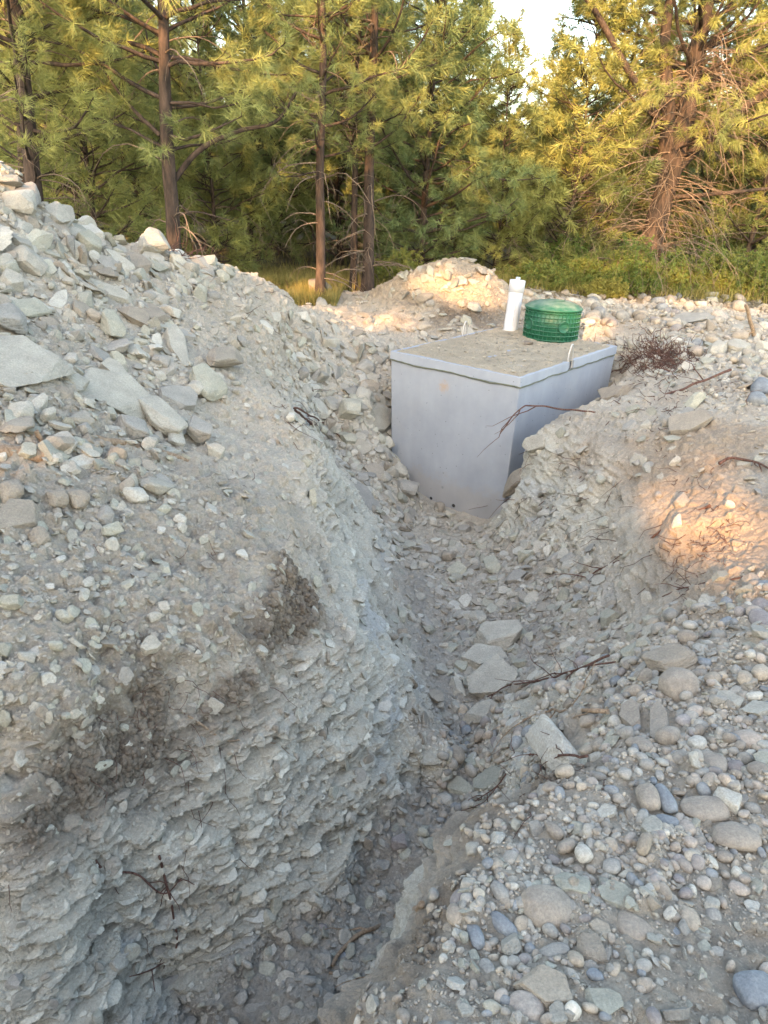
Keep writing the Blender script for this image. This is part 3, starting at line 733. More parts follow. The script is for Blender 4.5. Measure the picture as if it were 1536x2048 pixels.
    for k in range(dead):
        zz = rng.uniform(.35, cb + (h - cb) * .25); p, r = trunk_at(zz); a = rng.uniform(0, 6.28)
        L = rng.uniform(.35, 1.0) * cr * .75
        P = branch(p, np.array([math.cos(a), math.sin(a), rng.uniform(-.25, .3)]), L, .009 + .006 * rng.random(), False, 1)
        for j in range(5):
            i0 = rng.integers(1, len(P)); v_ = (P[i0] - P[i0 - 1]); v_ = v_ / np.linalg.norm(v_) + rng.normal(size=3) * .7; branch(P[i0], v_, L * rng.uniform(.2, .5), .004, False, 1)
    Ts, Ds = np.array(Ts), np.array(Ds)
    n = len(Ts); g = np.clip(green + .28 * fbm(Ts, 1.2, 2, seed) + .12 * rng.normal(size=n), 0, 1)[:, None]
    c = (1 - g) * np.array([.32, .32, .10]) + g * np.array([.15, .21, .09])
    c = c * rng.uniform(.75, 1.2, (n, 1))
    V, F, C = needles(Ts, Ds, L0 * rng.uniform(.8, 1.2, n), c, per, wid)
    rng = keep
    return wood, dd, (V, F, C)
def tree_object(name, label, spec, loc, group, rz=0.0, cat='tree'):
    wood, dd, (V, F, C) = spec
    o = empty(name, loc); tag(o, label, cat, group); o.rotation_euler = (0, 0, rz)
    wood.build('trunk', M_bark, o)
    if dd.n: dd.build('dead_branches', M_twig, o)
    mesh_obj('crown', V, F, M_needle, o, C, smooth=False)
    return o
def copy_tree(o, loc, rz, sc, label, group):
    r = o.copy(); COL.objects.link(r); r.location = loc; r.rotation_euler = (0, 0, rz); r.scale = (sc, sc, sc * rng.uniform(.92, 1.1)); r['label'] = label
    if group: r['group'] = group
    for ch in list(o.children): c = ch.copy(); COL.objects.link(c); c.parent = r
    return r
def spot(u, v, y, dz=-.06):
    p = at_y(u, v, y); return np.array([p[0], y, float(H(p[0], y)[0]) + dz])
G1 = 'pines along the edge of the clearing'
# trunks close by, read off the photograph
pL2 = spot(345, 500, 9.3)
t2 = make_tree(21, 7.4, 1.75, 2.0, .095, whorl=.40, nb=5, lean=(.05, 0), green=.42, sec=.17, per=46, wid=.006, dead=16,
               limbs=[([(0, 0, 1.35), (.35, .05, 1.75), (.8, .1, 1.98), (1.25, .1, 2.1), (1.5, .15, 2.45)], .036, 9),
                      ([(0, 0, 1.0), (.3, -.1, 1.12), (.75, -.2, 1.05)], .014, 0), ([(-.05, 0, 1.9), (-.45, .1, 2.25), (-.8, .1, 2.75)], .026, 6)])
tree_object('pine_tree', 'pine with the thickest straight dark trunk and a limb sweeping right, behind the heap', t2, pL2, G1)
t3 = make_tree(22, 7.8, 1.9, 1.5, .075, whorl=.45, lean=(.02, 0), green=.62, sec=.15, per=46, wid=.0065, dead=26)
tree_object('pine_tree', 'slim pine with a pale sunlit trunk base in the dry grass', t3, spot(640, 585, 11.0), G1)
t4 = make_tree(23, 8.6, 2.2, 1.7, .09, whorl=.45, lean=(.01, 0), green=.62, sec=.16, per=46, wid=.0065, dead=34)
tree_object('pine_tree', 'tall dark trunked pine rising just left of the dirt mound', t4, spot(735, 575, 11.9), G1)
t4b = make_tree(24, 6.5, 2.0, 1.1, .06, whorl=.5, lean=(.02, 0), green=.6, dead=26, sec=.15, per=46, wid=.0065)
tree_object('pine_tree', 'thin pine standing close between the two taller trunks left of the mound', t4b, spot(706, 575, 12.1), G1)
t1 = make_tree(25, 7.6, 1.5, 1.75, .11, whorl=.42, lean=(.0, 0), green=.30, dead=20, sec=.16, per=46, wid=.0065)
tree_object('pine_tree', 'golden pine above the heap top, right one of two close trunks', t1, spot(62, 395, 9.0), G1)
t1b = make_tree(26, 8.0, 1.9, 1.6, .09, whorl=.45, lean=(-.01, .02), green=.32, dead=16, sec=.16, per=46, wid=.0065)
tree_object('pine_tree', 'golden pine above the heap top, left one of two close trunks', t1b, spot(38, 385, 9.7), G1)
# the big old pine on the right: forked, shaggy with dead boughs
rngs = np.random.default_rng(5)
lim = [([(.05, 0, 2.0), (-.10, -.1, 3.0), (-.35, 0, 4.2), (-.3, 0, 6.0)], .15, 30), ([(.1, 0, 1.9), (.9, -.2, 2.9), (1.9, -.4, 3.6), (3.0, -.5, 4.4)], .10, 34),
       ([(0, 0, 2.6), (-1.0, -.3, 3.6), (-2.0, -.5, 4.6), (-3.0, -.4, 4.9)], .075, 34), ([(0, 0, 1.6), (1.1, -.5, 1.75), (2.2, -.7, 1.9), (2.9, -.8, 1.8)], .04, 8)]
t5 = make_tree(27, 9.5, 2.3, 3.2, .23, whorl=.36, nb=6, sec=.17, lean=(.03, -.01), green=.30, limbs=lim, dead=240, per=42, wid=.0075, upsweep=.05)
big = tree_object('pine_tree', 'big old pine with reddish bark and a shaggy tangle of dead boughs at its foot', t5, spot(1285, 560, 14.6), G1)
# six stocks of younger trees behind them
protos = []
for k, (h, cb, cr, tr, g) in enumerate([(7.5, .3, 2.2, .06, .72), (6.2, .2, 2.0, .05, .50), (8.5, .35, 2.4, .075, .85), (5.0, .15, 1.7, .04, .40), (9.5, .5, 2.5, .085, .65)]):
    protos.append(make_tree(40 + k, h, cb, cr, tr, whorl=.30, nb=6, sec=.20, green=g, dead=10, per=36, wid=.011, L0=.18))
NB = [  # u, y, prototype, scale, label
 (205, 11.5, 1, .95, 'young golden green pine between the twin left trunks and the thick dark trunk'),
 (120, 13.0, 0, 1.0, 'dense pine behind the twin trunks at the upper left'),
 (430, 13.0, 3, 1.0, 'low bushy pine right behind the thick dark trunk'),
 (500, 15.0, 0, 1.0, 'dark green pine in the gap right of the thick dark trunk'),
 (560, 17.5, 1, .85, 'tall pine far back between the thick dark trunk and the slim pale one'),
 (840, 13.6, 2, .9, 'dark green pine right behind the dirt mound'),
 (905, 15.5, 1, .82, 'bushy pine over the top of the dirt mound, second row back'),
 (985, 14.6, 3, .80, 'yellow green pine rising behind the white pipe'),
 (1060, 16.5, 1, .68, 'full green pine behind the green riser'),
 (1120, 15.2, 3, 1.2, 'low golden pine left of the big old pine'),
 (1190, 17.5, 4, .8, 'pine filling in behind the dead boughs on the left of the big old pine'),
 (1400, 17.0, 0, 1.0, 'green pine just right behind the big old pine'),
 (1480, 15.5, 1, 1.2, 'golden pine near the right edge'),
 (1545, 17.5, 2, 1.0, 'dark pine cut by the right edge'),
 (290, 17.0, 2, 1.0, 'tall dense pine left behind the thick dark trunk'),
 (20, 14.5, 4, .9, 'pine at the far left edge behind the twin trunks'),
 (680, 16.0, 0, 1.1, 'green pine seen between the slim pale trunk and the tall dark one'),
 (770, 18.0, 2, 1.0, 'deep green pine behind the tall dark trunk beside the mound'),
]
placed = {}
def young(u, y, k, s, label, group):
    loc = spot(u, 560, y); rz = rng.uniform(0, 6.28)
    if k not in placed:
        o = tree_object('pine_tree', label, protos[k], loc, group, rz); o.scale = (s, s, s); placed[k] = o
    else: copy_tree(placed[k], loc, rz, s, label, group)
for u, y, k, s, lb in NB: young(u, y, k, s, lb, G1)
GF = 'pines deeper in the wood'
for r_, (y, nn) in enumerate([(20, 10), (23.5, 11), (27.5, 12), (32, 13)]):
    for j in range(nn):
        u = -160 + (1860) * (j + rng.uniform(.2, .8)) / nn
        young(u, y + rng.uniform(-1.3, 1.3), int(rng.choice([0, 2, 4, 4])), rng.uniform(.62, .8) * (.72 if 910 < u < 1110 else 1), 'pine deep in the wood showing only through gaps between the nearer trees', GF)
# the far wood, one mass of foliage and stems
def wood_mass(cx0, cx1, cy0, cy1, n, zmax, size, seed, drop=None):
    g = np.random.default_rng(seed)
    P = np.stack([g.uniform(cx0, cx1, n), g.uniform(cy0, cy1, n), g.uniform(.1, 1, n) ** .9 * zmax], 1)
    top = zmax * (.72 + .25 * vnoise(P * [1, 1, 0], .35, seed) )
    P = P[P[:, 2] < top]
    if drop is not None: P = P[~drop(P)]
    n = len(P); a = g.normal(size=(n, 3)); a /= np.linalg.norm(a, axis=1)[:, None]; b = np.cross(a, g.normal(size=(n, 3))); b /= np.linalg.norm(b, axis=1)[:, None]
    s = size * g.uniform(.6, 1.3, (n, 1)); V = np.stack([P - a * s - b * s * .25, P + a * s, P + b * s * .8], 1).reshape(-1, 3)
    gg = g.uniform(0, 1, (n, 1)); c = (gg * [.12, .17, .06] + (1 - gg) * [.28, .26, .08]).repeat(3, axis=0)
    return V, np.arange(n * 3).reshape(-1, 3), c
Vw, Fw, Cw = wood_mass(-60, 60, 36, 62, 60000, 6.5, .45, 3)
fw = mesh_obj('forest', Vw, Fw, M_needle, None, Cw, smooth=False); tag(fw, 'far mass of pine wood closing the view behind the trees', 'forest', kind='stuff')

# ---------------------------------------------------------------- unseen wood towards the sun, a leaf curtain added to shade the clearing
Ah = np.array([-SH[1], SH[0]])                     # lateral axis
def ab(P): P = np.asarray(P, float); return P[..., 0] * Ah[0] + P[..., 1] * Ah[1], P[..., 2] * math.cos(SUN_EL) - (P[..., 0] * SH[0] + P[..., 1] * SH[1]) * math.sin(SUN_EL)
GAPS = [(hit(1365, 1000), .13, .12), (hit(1395, 1090), .12, .10), (hit(1490, 1060), .16, .12), (hit(1500, 1110), .12, .09), (hit(1420, 930), .13, .035), (hit(1450, 1010), .16, .07), (hit(1530, 1075), .14, .08), (hit(1345, 1050), .12, .06),
        (hit(40, 905), .22, .03), (hit(150, 895), .16, .02), (hit(240, 905), .10, .015), (hit(20, 960), .12, .03), (hit(640, 625), .9, .10), (hit(720, 640), .55, .09),
        (hit(760, 650), .6, .06), (hit(930, 560), .35, .16), (hit(860, 570), .3, .07), (hit(950, 600), .35, .08), (hit(985, 655), .12, .03), (at_y(1350, 618, 12.8), 1.3, .09), (hit(1180, 660), .4, .14),
        (at_y(350, 490, 9.2), .15, .12), (at_y(640, 520, 11), .12, .7), (at_y(1300, 470, 14.5), .3, .5), (at_y(1280, 560, 14), 2.2, .12), (at_y(600, 580, 11.6), .8, .12)]
GA = [(ab(p), ra, rb) for p, ra, rb in GAPS]  # openings left in the added leaves so that sun patches fall there
def dropf(P):
    a, b = ab(P); q3 = np.stack([a, b, b * 0], 1); thr = 4.85 + 1.0 * sst(-4.5, -1.5, a)
    m = (b > 3.2) & (b + .55 * vnoise(q3, .9, 4) + 1.0 * vnoise(q3, 3.2, 9) * sst(4.1, 4.6, b) > thr + .3)
    nz6 = vnoise(q3, 8.5, 33)
    for (ga, gb), ra, rb in GA: m |= ((a - ga) / (ra * 1.2 + .05)) ** 2 + ((b - gb) / (rb * 1.2 + .05)) ** 2 + 1.15 * nz6 < 1
    return m
cx = SH * 18
g = np.random.default_rng(77)
n = 85000; q = np.stack([g.uniform(-10, 8, n), g.uniform(-2.0, 2.0, n)], 1)
Pq = np.zeros((n, 3)); Pq[:, :2] = cx + q[:, :1] * Ah + q[:, 1:] * SH; Pq[:, 2] = g.uniform(.0, 13.6, n)
Pq = Pq[~dropf(Pq)]; n = len(Pq)
a = g.normal(size=(n, 3)); a /= np.linalg.norm(a, axis=1)[:, None]; b = np.cross(a, g.normal(size=(n, 3))); b /= np.linalg.norm(b, axis=1)[:, None]
s = .18 * g.uniform(.7, 1.2, (n, 1)); V = np.stack([Pq - a * s - b * s * .5, Pq + a * s - b * s * .3, Pq + b * s], 1).reshape(-1, 3)
c = np.tile([.09, .115, .045], (3 * n, 1)) * g.uniform(.7, 1.3, (n, 1)).repeat(3, axis=0)
o = mesh_obj('forest', V, np.arange(3 * n).reshape(-1, 3), M_needle, None, c, smooth=False)
tag(o, 'unseen leaf curtain for the wood towards the evening sun, shaped to shade the trench', 'forest', kind='stuff')

# ---------------------------------------------------------------- undergrowth
def bush(u, v, y, h, w, label, g0, seed):
    g = np.random.default_rng(seed); loc = spot(u, v, y, -.02)
    o = empty('bush', loc); tag(o, label, 'bush', 'bushes at the foot of the pines')
    st = MB(); n = int(130 * w); T, D = [], []
    for k in range(n):
        a = g.uniform(0, 6.28); r = g.uniform(0, .5) * w; p = np.array([math.cos(a) * r, math.sin(a) * r * .7, 0])
        hh = h * g.uniform(.45, 1.05) * (1 - .45 * (r / (.5 * w)) ** 2)
        e = p + np.array([g.normal() * .12, g.normal() * .12, hh]); P = np.array([p, (p + e) / 2 + g.normal(size=3) * .03, e])
        tube(st, P, [.005, .004, .002], 3, cap=False)
        for q in np.linspace(.25, 1, 9):
            b = P[0] * (1 - q) + P[2] * q; d = g.normal(size=3); d[2] = abs(d[2]) * .6 + .2
            for _ in range(2): T.append(b + d * .05 * g.uniform(.3, 1)); D.append(d + g.normal(size=3) * .6)
    T, D = np.array(T), np.array(D); gg = np.clip(g0 + g.normal(size=(len(T), 1)) * .2, 0, 1)
    c = gg * [.095, .165, .045] + (1 - gg) * [.25, .23, .06]
    V, F, C = needles(T, D, np.full(len(T), .06), c, 12, .013, 1.2)
    st.build('stems', M_twig, o); mesh_obj('foliage', V, F, M_needle, o, C, smooth=False)
for a in [(1075, 592, 13.4, .45, 1.1, 'low straggly green bush behind the green riser', .55, 1), (1160, 590, 13.6, .55, 1.2, 'feathery bush half way between the riser and the big old pine', .6, 2),
          (1255, 590, 13.2, .95, 1.0, 'tallest bright green bush at the foot of the big old pine', .75, 3), (1335, 592, 13.6, .7, 1.2, 'rounded green bush just right of the big old pine foot', .6, 4),
          (1420, 595, 13.7, .75, 1.3, 'leafy bush with yellow tips, second right of the big old pine', .5, 5), (1510, 600, 13.6, .8, 1.4, 'green bush cut by the right edge of the picture', .65, 6),
          (1210, 600, 12.8, .3, .7, 'small dry golden tuft bush in front of the big old pine', .05, 7), (800, 560, 12.6, .6, .9, 'low yellow green bush at the left foot of the dirt mound', .4, 8),
          (1120, 575, 15.0, .8, 1.6, 'dark green shrub behind the riser in the shade', .95, 9), (1380, 575, 15.6, 1.0, 1.8, 'dark green shrub in the shade right of the big old pine', .95, 10)]: bush(*a)
# dry grass by the slim pine and scattered on the forest floor
def grass(n, boxes, hgt, seed, name, label, c0, c1):
    g = np.random.default_rng(seed); Ps = []
    for (x0, x1, y0, y1, m) in boxes: Ps.append(np.stack([g.uniform(x0, x1, m), g.uniform(y0, y1, m)], 1))
    Q = np.concatenate(Ps); keep = vnoise(np.c_[Q, Q[:, 0] * 0], 1.2, seed) > -.35; Q = Q[keep]; n = len(Q)
    z = H(Q[:, 0], Q[:, 1]); P = np.c_[Q, z]
    l = hgt * g.uniform(.5, 1.2, (n, 1)); dv = np.c_[g.normal(size=(n, 2)) * .3, np.ones(n)]; s = np.c_[g.normal(size=(n, 2)), np.zeros(n)]; s /= np.linalg.norm(s, axis=1)[:, None]
    V = np.stack([P - s * .006, P + s * .006, P + dv * l], 1).reshape(-1, 3); k = g.random((n, 1))
    C = (k * c0 + (1 - k) * c1).repeat(3, axis=0)
    o = mesh_obj(name, V, np.arange(3 * n).reshape(-1, 3), M_needle, None, C, smooth=False); tag(o, label, 'grass', kind='stuff')
grass(0, [(-2.2, -.8, 10.7, 12.4, 9000), (-3, .5, 12, 14, 9000), (1.6, 9, 12.9, 15.5, 14000), (-9, 9, 14, 22, 14000)], .22, 4, 'grass', 'dry yellow grass at the edge of the pines', np.array([.34, .27, .10]), np.array([.16, .17, .05]))

# ---------------------------------------------------------------- stones
def icosphere(n):
    t = (1 + 5 ** .5) / 2
    V = [np.array(v, float) for v in ((-1,t,0),(1,t,0),(-1,-t,0),(1,-t,0),(0,-1,t),(0,1,t),(0,-1,-t),(0,1,-t),(t,0,-1),(t,0,1),(-t,0,-1),(-t,0,1))]
    V = [v / np.linalg.norm(v) for v in V]
    F = [(0,11,5),(0,5,1),(0,1,7),(0,7,10),(0,10,11),(1,5,9),(5,11,4),(11,10,2),(10,7,6),(7,1,8),(3,9,4),(3,4,2),(3,2,6),(3,6,8),(3,8,9),(4,9,5),(2,4,11),(6,2,10),(8,6,7),(9,8,1)]
    for _ in range(n):
        cache = {}; G = []
        def mid(a, b):
            k = (min(a, b), max(a, b))
            if k not in cache: m = V[a] + V[b]; V.append(m / np.linalg.norm(m)); cache[k] = len(V) - 1
            return cache[k]
        for a, b, c in F: x, y, z = mid(a, b), mid(b, c), mid(c, a); G += [(a, x, z), (b, y, x), (c, z, y), (x, y, z)]
        F = G
    return np.array(V), np.array(F)
ICO = [icosphere(k) for k in range(5)]
def stone(kind, sub, seed):
    """unit stone inside [-1,1]^3: slab and block are cut by planes, cob is a worn egg"""
    g = np.random.default_rng(seed); D, F = ICO[sub]
    if kind == 'slab':
        m = g.integers(5, 8); th = (np.arange(m) + g.uniform(-.28, .28, m)) * 2 * np.pi / m + g.uniform(0, 6)
        N = [[math.cos(t), math.sin(t), g.normal() * .22] for t in th] + [[g.normal() * .09, g.normal() * .09, 1], [g.normal() * .12, g.normal() * .12, -1]]
        off = list(g.uniform(.68, .98, m)) + [.9, .9]; k = 34
    elif kind == 'block':
        N = list(g.normal(size=(9, 3))) + [[1, .1, .1], [-1, .1, 0], [.1, 1, 0], [0, -1, .1], [0, .1, 1], [.1, 0, -1]]; off = list(g.uniform(.72, .98, 9)) + [.92] * 6; k = 16
    elif kind == 'clod':
        N = list(g.normal(size=(10, 3))); off = list(g.uniform(.7, 1, 10)); N += [[1,0,0],[-1,0,0],[0,1,0],[0,-1,0],[0,0,1],[0,0,-1]]; off += [.95] * 6; k = 8
    else:
        N = list(g.normal(size=(7, 3))); off = list(g.uniform(.74, 1.05, 7)); N += [[1,0,0],[-1,0,0],[0,1,0],[0,-1,0],[0,0,1],[0,0,-1]]; off += [1.0] * 6; k = 5
    N = np.array(N, float); N /= np.linalg.norm(N, axis=1)[:, None]; off = np.array(off)
    q = np.maximum(D @ N.T, 1e-3) / off
    R = 1 / (q ** k).sum(1) ** (1 / k)
    if kind == 'cob': R = 1 / ((q ** k).sum(1) + .25) ** (1 / k); R = R * .75 + .25 * .95
    V = D * R[:, None]
    if sub >= 3:
        amp = {'slab': .035, 'block': .05, 'clod': .14, 'cob': .075}[kind]
        V = V * (1 + amp * fbm(D + seed, 2.2, 4, seed % 97))[:, None]
        if kind in ('slab', 'block'):
            w, h, _, _ = worley((V + seed * .37) * [3.2, 3.2, 7], seed % 31)
            V = V * (1 - (.035 if kind == 'slab' else .05) * h * (sub >= 3))[:, None]
    return V, F
PAL = {'pale': (.335, .316, .272), 'green': (.30, .294, .245), 'grey': (.265, .252, .228), 'dark': (.2, .195, .19), 'brown': (.265, .23, .192), 'tan': (.34, .29, .23),
       'blue': (.19, .205, .218), 'purple': (.225, .205, .20), 'white': (.40, .38, .335), 'pink': (.33, .285, .245), 'dirty': (.255, .222, .182)}
stones_xy = []   # (centre, radius, u, v, label) of everything placed by hand, to keep the rest clear
def hitn(u, v, e=.12):
    P = hit(u, v); return P, Hn(P[0], P[1], e)[0]
def put_stone(u1, v1, u2, v2, w, th, kind, colr, label, name, cat='stone', group=None, lift=.38, facing=.3, seed=None, sub=4):
    u, v = (u1 + u2) / 2, (v1 + v2) / 2
    P, n = hitn(min(max(u, 5), 1531), min(v, 2043))
    if not (5 <= u <= 1531): 
        d = ray(u, v); P = EYE + d * (((P - EYE) @ n) / (d @ n))
    d0 = ray(u, v); d0 = d0 / np.linalg.norm(d0); n = n - facing * d0; n /= np.linalg.norm(n)
    def onpl(a, b):
        d = ray(a, b); t = ((P - EYE) @ n) / (d @ n); return EYE + d * t
    Q1, Q2 = onpl(u1, v1), onpl(u2, v2); ax = Q2 - Q1; L = np.linalg.norm(ax)
    dx, dy = u2 - u1, v2 - v1; l = math.hypot(dx, dy); px, py = -dy / l * w / 2, dx / l * w / 2
    c1, c2 = onpl(u + px, v + py), onpl(u - px, v - py); ac = c2 - c1
    ax /= L; ac = ac - (ac @ ax) * ax; W = np.linalg.norm(ac); W = min(W, 1.6 * L); ac /= np.linalg.norm(ac); nz = np.cross(ax, ac)
    if nz @ n < 0: ac = -ac; nz = -nz
    T = th * min(L, W)
    seed = seed if seed is not None else int(abs(u1 * 7 + v1 * 13 + u2)) % 9973
    V, F = stone(kind, sub, seed); V = V * (np.array([L, W, T]) / 2 * (1.06 if kind == 'slab' else 1.02))
    R = np.stack([ax, ac, nz]); V = V @ R
    Pc = P + n * (T * (lift)); 
    if kind == 'cob': Pc = P + n * (T * lift * .45)
    else: Pc = P + n * (T * .62)
    o = mesh_obj(name, V, F, M_cobble if kind == 'cob' else M_shale, None, np.tile(PAL[colr], (len(V), 1)), smooth=(kind in ('cob',)), loc=Pc)
    o['label'] = label; o['category'] = cat
    if group: o['group'] = group
    stones_xy.append((Pc, max(L, W) / 2, u, v, label)); return o
